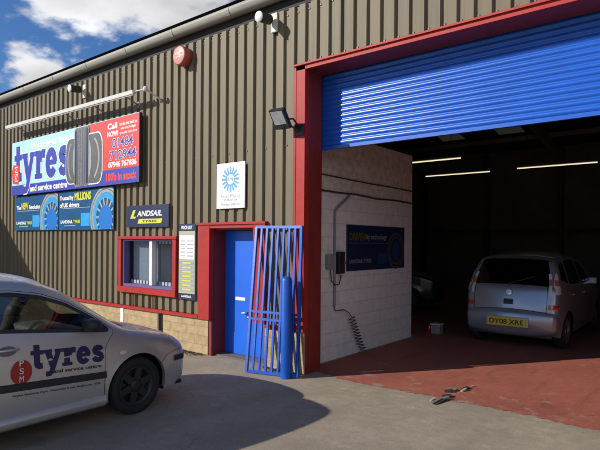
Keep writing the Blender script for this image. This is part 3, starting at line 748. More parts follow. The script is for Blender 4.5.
# ------------------------------------------------------------------ blue gate leaning on the wall, blue post
gt = thing('security_gate', 'blue barred steel gate leaning against the wall between door and shutter', 'gate', (-5.15, -.3, 0))
def gp_(u, v):                                # u 0..1 across, v 0..1 up
    bl_, br_ = Vector((-5.37, -.44, .03)), Vector((-4.60, -.22, .03))
    tl_, tr_ = Vector((-5.53, -.07, 2.135)), Vector((-4.66, -.07, 2.125))
    return (bl_ * (1 - u) + br_ * u) * (1 - v) + (tl_ * (1 - u) + tr_ * u) * v
m = MB()
def bar(mb, p, q, w=.017, d=.012):
    p, q = Vector(p), Vector(q); z_ = (q - p) / 2; x_ = (gp_(1, .5) - gp_(0, .5)).normalized(); y_ = z_.normalized().cross(x_).normalized()
    mb.obox((p + q) / 2, x_ * w, y_ * d, z_)
def rail(v, w=.02, d=.015):
    p, q = gp_(-.01, v), gp_(1.01, v); x_ = (q - p) / 2; z_ = (gp_(.5, 1) - gp_(.5, 0)).normalized(); y_ = z_.cross(x_.normalized()).normalized()
    m.obox((p + q) / 2, x_, y_ * d, z_ * w)
bar(m, gp_(0, 0), gp_(0, 1), .02, .02); bar(m, gp_(1, 0), gp_(1, 1), .02, .02)
rail(0.0); rail(1.0)
part('frame', m, M['bpaint'], gt)
m = MB(); rail(.355, .018, .017); rail(.405, .018, .017); part('lock_rail', m, M['bpaint'], gt)
for k_ in range(1, 8):
    m = MB(); bar(m, gp_(k_ / 8, .0), gp_(k_ / 8, 1.0), .016, .014); part('gate_bar', m, M['bpaint'], gt)
bo = thing('bollard', 'blue round steel bollard standing in front of the leaning gate', 'bollard', (-4.74, -.30, 0))
m = MB(); m.lathe([(0, .078), (1.37, .078), (1.41, .066), (1.425, .03), (1.428, 0)], (-4.74, -.30, 0), (0, 0, 1), 28); part('post', m, M['bpaint'], bo)

# ------------------------------------------------------------------ cars
def smooth_curve(P, per=6):
    out = []
    for i in range(len(P) - 1):
        p0 = P[max(i - 1, 0)]; p1 = P[i]; p2 = P[i + 1]; p3 = P[min(i + 2, len(P) - 1)]
        for k in range(per):
            t = k / per
            out.append(tuple(.5 * (2 * p1[j] + (p2[j] - p0[j]) * t + (2 * p0[j] - 5 * p1[j] + 4 * p2[j] - p3[j]) * t * t + (3 * p1[j] - p0[j] - 3 * p2[j] + p3[j]) * t ** 3) for j in range(len(p1))))
    out.append(tuple(P[-1])); return out
def inside(p, poly):
    x, y = p; c = False; n = len(poly); j = n - 1
    for i in range(n):
        xi, yi = poly[i]; xj, yj = poly[j]
        if (yi > y) != (yj > y) and x < (xj - xi) * (y - yi) / (yj - yi) + xi: c = not c
        j = i
    return c
def segdist(P, poly, closed=False):
    A = np.array(poly); Bp = np.roll(A, -1, 0) if closed else A[1:]; A0 = A if closed else A[:-1]
    P = np.atleast_2d(np.array(P, float)); out = np.full(len(P), 1e9)
    for a, b in zip(A0, Bp):
        d = b - a; L = max(1e-12, d @ d); t = np.clip(((P - a) @ d) / L, 0, 1)
        out = np.minimum(out, np.hypot(*(P - a - t[:, None] * d).T))
    return out
def offset_poly(poly, o):
    """offset a counter-clockwise polygon outward by o"""
    n = len(poly); out = []
    ar = sum(poly[i][0] * poly[(i + 1) % n][1] - poly[(i + 1) % n][0] * poly[i][1] for i in range(n))
    s = 1 if ar > 0 else -1
    for i in range(n):
        a = Vector(poly[i - 1]); b = Vector(poly[i]); c = Vector(poly[(i + 1) % n])
        d1 = (b - a).normalized(); d2 = (c - b).normalized()
        nn = Vector((d1.y + d2.y, -(d1.x + d2.x)))
        nn = nn.normalized() if nn.length > 1e-6 else Vector((d1.y, -d1.x))
        out.append(tuple(b + nn * o * s))
    return out
def round_poly(poly, r, seg=4):
    n = len(poly); out = []
    for i in range(n):
        a = Vector(poly[i - 1]); b = Vector(poly[i]); c = Vector(poly[(i + 1) % n])
        ra = min(r, (a - b).length * .45, (c - b).length * .45)
        p = b + (a - b).normalized() * ra; q = b + (c - b).normalized() * ra
        for k in range(seg + 1):
            t = k / seg; out.append(tuple(p * (1 - t) ** 2 + b * 2 * t * (1 - t) + q * t * t))
    return out
def dens(poly, step):
    out = []; n = len(poly)
    for i in range(n):
        a = Vector(poly[i]); b = Vector(poly[(i + 1) % n]); k = max(1, int((b - a).length / step))
        for j in range(k): out.append(tuple(a + (b - a) * j / k))
    return out

class CarShape:
    def __init__(s, outline, plan, sect, crown, sill, arches, r=.10, bulge_tab=None):
        s.out = smooth_curve(outline, 6); s.o = np.array(s.out)
        s.plan = np.array(sorted(plan)); s.sect = np.array(sect); s.crown = crown; s.arch = arches; s.r = r
        s.sill = sill
        d = np.gradient(s.o, axis=0); d /= np.hypot(*d.T)[:, None]
        s.n = np.stack([-d[:, 1], d[:, 0]], 1)
        if s.n[len(s.n) // 2][1] < 0: s.n = -s.n
        ap = []
        x0 = s.out[-1][0]; x1 = s.out[0][0]
        bottom = [(x0, s.out[-1][1])]
        for cx, cz, ar in sorted(arches):
            h = sill(cx)
            a0 = math.asin(max(-1, min(1, (h - cz) / ar)))
            bottom.append((cx - ar * math.cos(a0) - .06, sill(cx - ar - .06)))
            for k in range(21):
                a = PI - a0 - (PI - 2 * a0) * k / 20
                bottom.append((cx + ar * math.cos(a), cz + ar * math.sin(a)))
            bottom.append((cx + ar * math.cos(a0) + .06, sill(cx + ar + .06)))
        bottom.append((x1, s.out[0][1]))
        s.bottom = bottom
        low = []
        for a, b in zip(bottom, bottom[1:]):
            k_ = max(1, int(math.dist(a, b) / .05)); low += [(a[0] + (b[0] - a[0]) * j / k_, a[1] + (b[1] - a[1]) * j / k_) for j in range(k_)]
        s.poly = low[1:] + [tuple(p) for p in s.out]      # outline runs front -> rear
    def f(s, P):
        P = np.atleast_2d(np.array(P, float)); x, z = P[:, 0], P[:, 1]
        w = np.interp(x, s.plan[:, 0], s.plan[:, 1]) * np.interp(z, s.sect[:, 0], s.sect[:, 1])
        for cx, cz, ar in s.arch:                                        # flared arches
            q = np.hypot(x - cx, z - cz); w = w + .014 * np.exp(-((q - ar) / .05) ** 2)
        d = segdist(P, s.out); t = np.clip(1 - d / s.r, 0, 1)
        return w - s.r * .92 * (1 - np.sqrt(np.maximum(0, 1 - t ** 2)))
    def side_patch(s, mb, poly, holes, side, off=0., mi=0, grid=.05, edge_in=True):
        pts = dens(poly, .045); cons = []; n0 = len(pts); edges = [(i, (i + 1) % n0) for i in range(n0)]
        for h in holes:
            hp = dens(h, .045); b = len(pts); pts = pts + hp; edges += [(b + i, b + (i + 1) % len(hp)) for i in range(len(hp))]
        A = np.array(poly); xs = np.arange(A[:, 0].min(), A[:, 0].max(), grid); zs = np.arange(A[:, 1].min(), A[:, 1].max(), grid)
        cand = [(a, b) for a in xs for b in zs]
        if edge_in:
            for o in (.012, .03, .055, .085):
                cand += [tuple(p) for p in (s.o - s.n * o)]
        cand = [p for p in cand if inside(p, poly) and not any(inside(p, h) for h in holes)]
        if cand:
            dd = segdist(cand, poly, True)
            for h in holes: dd = np.minimum(dd, segdist(cand, h, True))
            cand = [p for p, q in zip(cand, dd) if q > .010]
            keep = []; cell = {}
            for p in cand[::-1]:
                k = (int(p[0] / .012), int(p[1] / .012))
                if k in cell: continue
                cell[k] = 1; keep.append(p)
            cand = keep
        V, E_, F_, *_ = delaunay_2d_cdt([Vector(p) for p in pts + cand], edges, [], 0, 1e-5)
        V = [tuple(v) for v in V]; fs = []
        for f in F_:
            c = (sum(V[i][0] for i in f) / 3, sum(V[i][1] for i in f) / 3)
            if inside(c, poly) and not any(inside(c, h) for h in holes):
                f = tuple(f)
                a, b, c_ = (V[i] for i in f); ar = (b[0] - a[0]) * (c_[1] - a[1]) - (c_[0] - a[0]) * (b[1] - a[1])
                if (ar > 0) == (side < 0): fs.append(f)
                else: fs.append(f[::-1])
        y = s.f(V) + off
        if off > 0:                            # near the rounded rim the skin faces outward along the outline, so lift that way too
            dd = segdist(V, s.out); W_ = []
            for v, q in zip(V, dd):
                k = int(np.argmin(np.hypot(s.o[:, 0] - v[0], s.o[:, 1] - v[1]))); t = max(0, 1 - q / s.r)
                W_.append((v[0] + s.n[k][0] * off * t, v[1] + s.n[k][1] * off * t))
            V = W_
        mb.add([(v[0], side * yy, v[1]) for v, yy in zip(V, y)], fs, mi, True)
        return mb
    def on_side(s, mb, items, side, off=.004, mi=0):
        for i, (vs, fs) in enumerate(items):
            y = s.f(vs) + off + .00005 * i
            mb.add([(v[0], side * yy, v[1]) for v, yy in zip(vs, y)], fs, mi, False)
        return mb
    def ts(s): return np.array([-1, -.97, -.9, -.8, -.65, -.5, -.3, -.1, .1, .3, .5, .65, .8, .9, .97, 1])
    def crown_at(s, i): return np.interp(i / (len(s.out) - 1), [c[0] for c in s.crown], [c[1] for c in s.crown])
    def top_pt(s, i, t, off=0.):
        """point on the centre skin; i may be fractional along the outline"""
        k = np.arange(len(s.o)); e = np.array([np.interp(i, k, s.o[:, 0]), np.interp(i, k, s.o[:, 1])])
        nn = np.array([np.interp(i, k, s.n[:, 0]), np.interp(i, k, s.n[:, 1])])
        ye = s.ye(i); c = s.crown_at(i) * (1 - abs(t) ** 2.3) + off
        return (e[0] + nn[0] * c, ye * t, e[1] + nn[1] * c)
    def ye(s, i):
        k = np.arange(len(s.o)); return float(s.f([(np.interp(i, k, s.o[:, 0]), np.interp(i, k, s.o[:, 1]))])[0])
    def idx(s, x=None, z=None, front=None):
        """outline index nearest to a point"""
        return int(np.argmin(np.hypot(s.o[:, 0] - x, s.o[:, 1] - z)))
    def top(s, mb, holes=()):
        ts = s.ts(); N = len(s.out); vs = []; fs = []; m = len(ts)
        for i in range(N):
            for t in ts: vs.append(s.top_pt(i, t))
        for i in range(N - 1):
            for j in range(m - 1):
                tm = (ts[j] + ts[j + 1]) / 2
                if any(a <= i < b and abs(tm) < tt for a, b, tt in holes): continue
                fs.append((i * m + j, i * m + j + 1, (i + 1) * m + j + 1, (i + 1) * m + j))
        return mb.add(vs, fs, 0, True)
    def top_patch(s, mb, i0, i1, t0, t1, off, ni=8, nt=10, mi=0):
        vs = [s.top_pt(i0 + (i1 - i0) * a / ni, t0 + (t1 - t0) * b / nt, off) for a in range(ni + 1) for b in range(nt + 1)]
        fs = [(a * (nt + 1) + b, a * (nt + 1) + b + 1, (a + 1) * (nt + 1) + b + 1, (a + 1) * (nt + 1) + b) for a in range(ni) for b in range(nt)]
        return mb.add(vs, fs, mi, True)

def set_normals(o, dist=.0006):
    """merge seams and let smooth shading flow over them, keeping hard edges sharp"""
    import bmesh
    bm = bmesh.new(); bm.from_mesh(o.data); bmesh.ops.remove_doubles(bm, verts=bm.verts, dist=dist)
    bmesh.ops.recalc_face_normals(bm, faces=bm.faces)
    for e in bm.edges:
        if len(e.link_faces) == 2 and e.calc_face_angle(0) > math.radians(38): e.smooth = False
    bm.to_mesh(o.data); bm.free(); return o

def wheel(parent, cx, cy, r, side, rimmat, spokes=5, w=.19):
    wr = bpy.data.objects.new('wheel', None)
    m = MB(); ri = r * .68; ax = (0, side, 0); c = (cx, cy - side * w, r)
    m.lathe([(.02, ri), (.0, ri + .03), (.01, r - .03), (.03, r - .006), (w - .03, r - .001), (w - .005, r - .025), (w, ri + .035), (w - .012, ri + .006), (w - .03, ri)], c, ax, 44)
    ty = m.build('wheel', M['rubber'], parent); bpy.data.objects.remove(wr)
    m = MB(); m.lathe([(w - .02, ri + .002), (w - .012, ri - .012), (w - .06, ri - .03), (w - .11, ri - .05)], c, ax, 40)
    m.lathe([(w - .10, ri - .02), (w - .105, 0)], c, ax, 24, 1)
    for k in range(spokes):
        a = 2 * PI * k / spokes + .3; d = Vector((math.cos(a), 0, math.sin(a))); q = Vector((-math.sin(a), 0, math.cos(a)))
        base = Vector(c) + Vector((0, side * (w - .035), 0))
        p0 = base + d * .03; p1 = base + d * (ri - .015)
        vs = [p0 + q * .045, p0 - q * .045, p1 - q * .033, p1 + q * .033]; bk = Vector((0, -side * .03, 0))
        m.add(vs + [v + bk for v in vs], [(0, 1, 2, 3), (0, 4, 5, 1), (1, 5, 6, 2), (3, 2, 6, 7), (0, 3, 7, 4)])
    m.lathe([(w - .05, .07), (w - .026, .065), (w - .02, .03), (w - .018, 0)], c, ax, 20)
    m.build('rim', [rimmat, M['black']], ty)
    return ty

# ---- silver hatchback on the left
PX, PY = -5.79, -2.54
pc = thing('parked_car', 'silver three-door hatchback with tyre shop lettering on its door, parked at the left', 'car', (PX, PY, 0), None, PI / 2)
po = CarShape(
    outline=[(.60, .20), (.73, .25), (.765, .34), (.765, .48), (.735, .60), (.665, .695), (.55, .77), (.37, .84), (.09, .915), (-.09, .955), (-.20, 1.0), (-.31, 1.075), (-.48, 1.195),
             (-.75, 1.375), (-1.0, 1.48), (-1.25, 1.53), (-1.6, 1.54), (-2.0, 1.515), (-2.4, 1.43), (-2.68, 1.34), (-2.84, 1.22), (-2.96, 1.02), (-3.02, .85), (-3.06, .65), (-3.07, .45), (-3.02, .28), (-2.92, .22)],
    plan=[(.78, .60), (.74, .69), (.65, .755), (.5, .79), (.3, .805), (0, .81), (-.5, .82), (-1.5, .825), (-2.3, .815), (-2.7, .785), (-3, .71), (-3.1, .62)],
    sect=[(.18, .955), (.3, .975), (.42, .99), (.55, 1.0), (.78, .998), (.95, .972), (1.02, .945), (1.2, .87), (1.4, .79), (1.6, .70)],
    crown=[(0, .03), (.12, .10), (.22, .06), (.3, .035), (.38, .05), (.5, .07), (.6, .05), (.75, .05), (.85, .06), (1, .03)],
    sill=lambda x: .215, arches=[(0, .305, .37), (-2.46, .305, .37)], r=.11)
doorp = round_poly([(-.405, .26), (-.405, .80), (-.285, .955), (-.50, 1.135), (-.77, 1.30), (-1.02, 1.395), (-1.28, 1.437), (-1.62, 1.447), (-1.66, 1.0), (-1.63, .60), (-1.55, .26)], .05)
winp = round_poly([(-.36, .972), (-.53, 1.110), (-.79, 1.268), (-1.03, 1.355), (-1.28, 1.397), (-1.58, 1.405), (-1.60, 1.105), (-1.0, 1.045)], .035)
qwin = round_poly([(-1.70, 1.115), (-1.67, 1.40), (-2.0, 1.385), (-2.32, 1.335), (-2.50, 1.25), (-2.42, 1.19)], .04)
wsa, wsb = po.idx(-.16, .98), po.idx(-.92, 1.435); rwa, rwb = po.idx(-2.80, 1.25), po.idx(-2.97, 1.0)
m = MB()
for sd in (1, -1):
    po.side_patch(m, po.poly, [offset_poly(doorp, .0), qwin], sd)
po.top(m, [(wsa, wsb, .93), (rwa, rwb, .85)])
for cx, cz, ar in po.arch:                                              # wheel-arch lips turning inwards
    for sd in (1, -1):
        q = [(cx + ar * math.cos(a), cz + ar * math.sin(a)) for a in np.linspace(PI + .2, -.2, 28)]
        y = po.f(q)
        vs = [(p[0], sd * yy, p[1]) for p, yy in zip(q, y)] + [(p[0], sd * (yy - .05), p[1]) for p, yy in zip(q, y)]
        m.add(vs, [(i, i + 1, 28 + i + 1, 28 + i) for i in range(27)], 0, True)
body = m.build('body', M['silver'], pc); set_normals(body)
m = MB()
for cx, cz, ar in po.arch:
    for sd in (1, -1):
        q = [(cx + (ar + .01) * math.cos(a), cz + (ar + .01) * math.sin(a)) for a in np.linspace(PI + .3, -.3, 24)]
        vs = [(p[0], sd * .765, p[1]) for p in q] + [(p[0], sd * .45, p[1]) for p in q]
        m.add(vs, [(i, i + 1, 24 + i + 1, 24 + i) for i in range(23)]); m.poly(vs[24:])
m.box(-3.0, .68, -.70, .70, .20, .24)
m.box(-2.08, -.38, -.76, .76, .18, .30)
m.build('underbody', M['black'], pc)
for sd in (-1, 1):
    m = MB(); po.side_patch(m, offset_poly(doorp, .025), [offset_poly(doorp, -.03)], sd, -.016); m.build('door_rubber', M['black'], pc)
    m = MB(); po.side_patch(m, offset_poly(doorp, -.006), [winp], sd); d = m.build('door', M['silver'], pc); set_normals(d)
    m = MB(); po.side_patch(m, winp, [], sd, -.006); m.build('window', M['glass'], d)
    m = MB(); po.side_patch(m, offset_poly(winp, .022), [offset_poly(winp, -.012)], sd, .002); m.build('window_seal', M['trim'], d)
    m = MB(); po.side_patch(m, round_poly([(-.36, .968), (-.36, .975), (-.47, 1.07), (-.50, .98)], .005), [], sd, .004); m.build('mirror_base', M['trim'], d)
    # handle: flat oval darkened for the recess's shade + grip
    m = MB(); po.on_side(m, [ell(-1.37, .905, .085, .045, 28)], sd, .003)
    m.build('handle_recess_shade', mat('recess_shade_silver', (.17, .17, .175), .4, metal=.6), d)
    m = MB(); y = po.f([(-1.37, .91)])[0]
    m.tube([(-1.47, sd * (y + .004), .915), (-1.44, sd * (y + .026), .917), (-1.37, sd * (y + .032), .917), (-1.30, sd * (y + .026), .915), (-1.27, sd * (y + .004), .912)], .013, 8)
    m.build('handle', M['silver'], d)
    # rubbing strip
    m = MB(); lo = [(-1.60, .585), (-.395, .515)]
    for (xa, za), (xb, zb) in ((lo[0], lo[1]),):
        q = [(xa + (xb - xa) * i / 24, za + (zb - za) * i / 24) for i in range(25)]
        vs = []
        for p in q:
            for dz, oy in ((-.036, .001), (-.028, .013), (.028, .013), (.036, .001)):
                vs.append((p[0], sd * (po.f([(p[0], p[1] + dz)])[0] + oy), p[1] + dz))
        m.add(vs, [(i * 4 + j, i * 4 + j + 1, i * 4 + 5 + j, i * 4 + 4 + j) for i in range(24) for j in range(3)])
    m.build('rubbing_strip', M['trim'], d)
    # quarter window
    m = MB(); po.side_patch(m, qwin, [], sd, -.006); m.build('quarter_window', M['glass'], pc)
    m = MB(); po.side_patch(m, offset_poly(qwin, .018), [offset_poly(qwin, -.01)], sd, .002); m.build('window_seal', M['trim'], pc)
    # mirror
    yb = po.f([(-.47, 1.0)])[0]
    m = MB()
    c_ = Vector((-.59, sd * (yb + .10), 1.06)); nn = 14
    prof_ = [(-.075, .0), (-.073, .72), (-.05, .92), (0, 1), (.04, .86), (.075, .5), (.09, 0)]
    vs = []
    for h, k_ in prof_:
        for j in range(nn):
            a = 2 * PI * j / nn; ca, sa = math.cos(a), math.sin(a)
            vs.append((c_.x + h, c_.y + .10 * k_ * math.copysign(abs(ca) ** .7, ca), c_.z + .066 * k_ * math.copysign(abs(sa) ** .7, sa)))
    m.add(vs, [(i * nn + j, i * nn + (j + 1) % nn, (i + 1) * nn + (j + 1) % nn, (i + 1) * nn + j) for i in range(len(prof_) - 1) for j in range(nn)], 0, True)
    m.tube([(-.46, sd * (yb - .01), .995), (-.48, sd * (yb + .05), 1.01), (-.49, sd * (yb + .09), 1.03)], .028, 8)
    m.build('mirror', M['trim'], d)
    # lower skirt
    m = MB(); q = [(-2.06 + i * (1.66 / 20), .25) for i in range(21)]; vs = []
    for p in q:
        for z_, oy in ((.305, .001), (.285, .028), (.215, .036), (.185, .006), (.19, -.06)):
            vs.append((p[0], sd * (po.f([(p[0], z_)])[0] + oy), z_))
    m.add(vs, [(i * 5 + j, i * 5 + j + 1, i * 5 + 6 + j, i * 5 + 5 + j) for i in range(20) for j in range(4)], 0, True)
    m.build('side_skirt', M['silver'], pc)
    # bumper rubbing strip, side repeater, headlight
    m = MB(); q = [(.50 + .0119 * i, .535) for i in range(21)]; vs = []
    for p in q:
        for dz, oy in ((-.034, .001), (-.026, .014), (.026, .014), (.034, .001)):
            vs.append((p[0], sd * (po.f([(p[0], p[1] + dz)])[0] + oy), p[1] + dz))
    m.add(vs, [(i * 4 + j, i * 4 + j + 1, i * 4 + 5 + j, i * 4 + 4 + j) for i in range(20) for j in range(3)])
    m.build('bumper_strip', M['trim'], pc)
    m = MB(); po.on_side(m, [ell(-.20, .715, .042, .024, 20)], sd, .007); m.build('side_repeater', M['lensclear'], pc)
    m = MB(); po.on_side(m, [stroke2d([(.30, .52), (.40, .60), (.52, .63), (.62, .635), (.74, .62)], .005)], sd, .002); m.build('bumper_seam', M['black'], pc)
m = MB(); po.top_patch(m, wsa, wsb, -.93, .93, -.006); m.build('windscreen', M['glass'], pc)
m = MB(); po.top_patch(m, rwa, rwb, -.85, .85, -.006); m.build('rear_window', M['glass'], pc)
m = MB(); po.top_patch(m, wsa - 4, wsa, -.96, .96, .004, 2, 10); m.build('scuttle', M['trim'], pc)
m = MB(); i_ = po.idx(.67, .69)
for sg in (-1, 1): m = MB(); po.top_patch(m, i_ - 6, i_ + 5, sg * .62, sg * .97, .004, 6, 6); m.build('headlight', M['lensclear'], pc)
m = MB(); po.top_patch(m, i_ - 5, i_ + 2, -.5, .5, .005, 4, 8); m.build('grille', M['black'], pc)
m = MB(); i_ = po.idx(-3.0, .92)
for sg in (-1, 1): m = MB(); po.top_patch(m, i_ - 5, i_ + 5, sg * .72, sg * .99, .004, 6, 6); m.build('tail_light', M['lensred'], pc)
# bonnet shut line
m = MB(); ia, ib = po.idx(.6, .745), po.idx(-.10, .955)
for sg in (-1, 1):
    q = [po.top_pt(ia + (ib - ia) * k_ / 30, sg * .93, .0015) for k_ in range(31)]; q2 = [po.top_pt(ia + (ib - ia) * k_ / 30, sg * .92, .0015) for k_ in range(31)]
    m.add(q + q2, [(i, i + 1, 32 + i, 31 + i) for i in range(30)])
m.build('bonnet_seam', M['black'], pc)
for cx in (0, -2.46):
    for sd in (1, -1): wheel(pc, cx, sd * .80, .312, sd, M['rim'], 6)
# interior
for yy in (-.36, .36):
    m = MB(); m.bbox(-1.55, -1.0, yy - .25, yy + .25, .38, .58, .05)
    m.obox((-1.62, yy, .84), (.07, 0, .0), (0, .24, 0), (-.10, 0, .33), 0, .2)
    m.obox((-1.75, yy, 1.24), (.045, 0, 0), (0, .13, 0), (-.02, 0, .10), 0, .3); m.build('seat', M['seat'], pc)
m = MB(); m.bbox(-2.55, -2.2, -.6, .6, .4, 1.0, .06); m.build('rear_seat', M['seat'], pc)
m = MB(); m.bbox(-.72, -.30, -.70, .70, .72, .945, .05)
m.obox((-.70, -.36, .96), (.10, 0, -.01), (0, .20, 0), (0, 0, .055), 0, .3); m.build('dashboard', M['dash'], pc)
m = MB(); cc = Vector((-.93, -.36, .90)); ux_ = Vector((0, 1, 0)); uy_ = Vector((.42, 0, .9)).normalized()
m.tube([cc + ux_ * .185 * math.cos(a) + uy_ * .185 * math.sin(a) for a in np.linspace(0, 2 * PI, 33)], .017, 8)
for a in (0, PI, -PI / 2): m.tube([cc, cc + ux_ * .18 * math.cos(a) + uy_ * .18 * math.sin(a)], .02, 6)
m.tube([cc, cc + Vector((.3, 0, -.12))], .035, 8); m.build('steering_wheel', M['dash'], pc)
m = MB(); m.box(-2.9, -.05, -.70, .70, .30, .34); m.box(-.28, -.20, -.7, .7, .30, .85); m.build('cabin_floor', M['dark'], pc)
# door lettering on the visible side
sd = -1
def px_word(x, z, w, h): return slab_word(x, z, w, h)
def tilt(items, ang=-.062, x0=-1.25):
    return [([(p[0], p[1] + (p[0] - x0) * math.tan(ang)) for p in vs], fs) for vs, fs in items]
dd = bpy.data.objects.get('door')
dec = MB(); po.on_side(dec, tilt(slab_word(-1.165, .715, .735, .222, .22)), sd, .0035); dec.build('lettering', M['decal_navy'], dd)
dec = MB(); po.on_side(dec, [ell(-1.25, .70, .096, .112, 40)], sd, .0025); dec.build('round_decal', M['decal_red'], dd)
t2 = []
for k_, ch in enumerate('PSM'):
    v_, f_ = text2d(ch, 0, 0, .038, .054, 0.); t2.append(([(-1.268 + p[0], .755 - k_ * .072 + p[1]) for p in v_], f_))
dec = MB(); po.on_side(dec, t2, sd, .0045); dec.build('lettering', M['s_white'], dd)
dec = MB(); po.on_side(dec, tilt([text2d('and service centre', -.955, .652, .50, .036, .02)]), sd, .0035); dec.build('lettering', M['black'], dd)
dec = MB(); po.on_side(dec, tilt([text2d('Wyke Business Park, Wakefield Road, Brighouse. HD6', -1.33, .475, .87, .026, .012)]), sd, .0035)
dec.build('lettering', M['black'], dd)

# ---- silver MPV inside
MX, MY = -2.99, 7.34
mp = thing('parked_mpv', 'silver compact people carrier parked nose-in inside the workshop', 'car', (MX, MY, 0), None, PI / 2)
mp.scale = (1.06, 1.04, 1.07)
me_ = CarShape(
    outline=[(.62, .22), (.74, .28), (.80, .42), (.80, .58), (.74, .73), (.62, .85), (.32, .965), (-.02, 1.03), (-.2, 1.10), (-.6, 1.32), (-1.0, 1.50), (-1.4, 1.575), (-2.0, 1.59), (-2.55, 1.555),
             (-2.78, 1.51), (-2.89, 1.43), (-2.99, 1.25), (-3.07, 1.09), (-3.11, 1.02), (-3.14, .90), (-3.165, .76), (-3.17, .66), (-3.20, .615), (-3.225, .56), (-3.23, .44), (-3.20, .32), (-3.10, .26)],
    plan=[(.80, .60), (.74, .70), (.6, .78), (.3, .82), (0, .835), (-1.5, .847), (-2.4, .84), (-2.8, .825), (-3.0, .80), (-3.12, .775), (-3.2, .755), (-3.25, .73)],
    sect=[(.2, .96), (.35, .985), (.55, 1.0), (.85, 1.0), (1.0, .985), (1.1, .96), (1.3, .89), (1.5, .80), (1.65, .74)],
    crown=[(0, .03), (.1, .09), (.25, .05), (.4, .07), (.55, .03), (.66, .04), (.8, .09), (.9, .10), (1, .05)],
    sill=lambda x: .24, arches=[(0, .31, .345), (-2.63, .31, .345)], r=.085)
w1 = round_poly([(-.55, 1.06), (-.95, 1.33), (-1.15, 1.42), (-1.40, 1.48), (-1.52, 1.49), (-1.52, 1.07)], .04)
w2 = round_poly([(-1.60, 1.07), (-1.60, 1.49), (-2.0, 1.505), (-2.36, 1.49), (-2.42, 1.10)], .04)
w3 = round_poly([(-2.50, 1.11), (-2.46, 1.48), (-2.74, 1.43), (-2.86, 1.18)], .03)
m = MB()
for sd in (1, -1): me_.side_patch(m, me_.poly, [w1, w2, w3], sd)
ga, gb = me_.idx(-2.80, 1.50), me_.idx(-3.08, 1.075); fa, fb = me_.idx(-.12, 1.06), me_.idx(-.95, 1.48)
me_.top(m, [(fa, fb, .93), (ga, gb, .93)])
bo_ = m.build('body', M['silverblue'], mp); set_normals(bo_)
m = MB()
for cx, cz, ar in me_.arch:
    for sd in (1, -1):
        q = [(cx + (ar + .01) * math.cos(a), cz + (ar + .01) * math.sin(a)) for a in np.linspace(PI + .3, -.3, 24)]
        vs = [(p[0], sd * .80, p[1]) for p in q] + [(p[0], sd * .5, p[1]) for p in q]
        m.add(vs, [(i, i + 1, 25 + i, 24 + i) for i in range(23)]); m.poly(vs[24:])
m.box(-3.12, .68, -.68, .68, .22, .27); m.build('underbody', M['black'], mp)
for sd in (1, -1):
    for w_ in (w1, w2, w3):
        m = MB(); me_.side_patch(m, w_, [], sd, -.005); m.build('window', M['glassdark'], mp)
    m = MB(); c_ = (-.62, sd * .95, 1.08); m.bbox(c_[0] - .05, c_[0] + .06, min(c_[1], c_[1] - sd * .17), max(c_[1], c_[1] - sd * .17), 1.0, 1.15, .03); m.build('mirror', M['silverblue'], mp)
    m = MB(); me_.on_side(m, [stroke2d([(-1.56, .3), (-1.56, 1.05)], .006), stroke2d([(-.5, .3), (-.5, 1.0)], .006), stroke2d([(-2.3, .7), (-2.42, 1.05)], .006), stroke2d([(-1.56, .3), (-2.2, .3)], .006)], sd, .002); m.build('door_seam', M['black'], mp)
    m = MB(); y_ = me_.f([(-1.35, .88)])[0]; m.bbox(-1.45, -1.25, min(sd * y_, sd * (y_ + .03)), max(sd * y_, sd * (y_ + .03)), .88, .915, .01); m.bbox(-2.35, -2.15, min(sd * y_, sd * (y_ + .03)), max(sd * y_, sd * (y_ + .03)), .90, .935, .01); m.build('handle', M['silverblue'], mp)
    # tail lamp: wraps round the rear pillar
    m = MB(); i0, i1 = me_.idx(-2.97, 1.29), me_.idx(-3.13, .93)
    me_.top_patch(m, i0, i1, sd * .93, sd * 1.0, .006, 8, 3)
    me_.side_patch(m, round_poly([(-2.93, 1.30), (-3.0, 1.265), (-3.12, .95), (-2.98, .95)], .015), [], sd, .006, 0, .02, True)
    m.build('tail_light', [M['lensclear']], mp)
    m = MB(); i0, i1 = me_.idx(-3.01, 1.20), me_.idx(-3.07, 1.09)
    me_.top_patch(m, i0, i1, sd * .93, sd * 1.0, .009, 4, 3); me_.side_patch(m, [(-2.95, 1.19), (-3.015, 1.19), (-3.065, 1.09), (-2.97, 1.09)], [], sd, .009, 0, .02, True); m.build('indicator', M['lenspink'], mp)
    m = MB(); i0, i1 = me_.idx(-3.165, .79), me_.idx(-3.17, .70)
    me_.top_patch(m, i0, i1, sd * .925, sd * 1.0, .006, 4, 4); me_.side_patch(m, [(-3.09, .785), (-3.16, .785), (-3.165, .71), (-3.09, .71)], [], sd, .006, 0, .02, True); m.build('reflector', M['lensred'], mp)
m = MB(); me_.top_patch(m, ga, gb, -.965, .965, .002, 10, 14); m.build('rear_window', M['glassdark'], mp)
m = MB(); me_.top_patch(m, fa, fb, -.93, .93, -.004, 8, 10); m.build('windscreen', M['glassdark'], mp)
m = MB()
def top_line(pts, w):
    q = [me_.top_pt(a, t, .0025) for a, t in pts]; q2 = [me_.top_pt(a + w[0], t + w[1], .0025) for a, t in pts]; n = len(q)
    m.add(q + q2, [(i, i + 1, n + i + 1, n + i) for i in range(n - 1)])
hz = me_.idx(-3.19, .625)
top_line([(hz, t) for t in np.linspace(-.9, .9, 20)], (.35, 0))
for sg in (-1, 1): top_line([(gb + (hz - gb) * k_ / 10, sg * .9) for k_ in range(11)], (0, .012))
m.build('tailgate_seam', M['black'], mp)
m = MB(); ih = me_.idx(-3.165, .76); me_.top_patch(m, ih - 3.4, ih + .2, -.115, .115, .012, 4, 8); m.build('tailgate_handle', M['black'], mp)
m = MB(); p_ = Vector(me_.top_pt(me_.idx(-3.13, .94), 0, .01)); ax_ = Vector((-1, 0, .2))
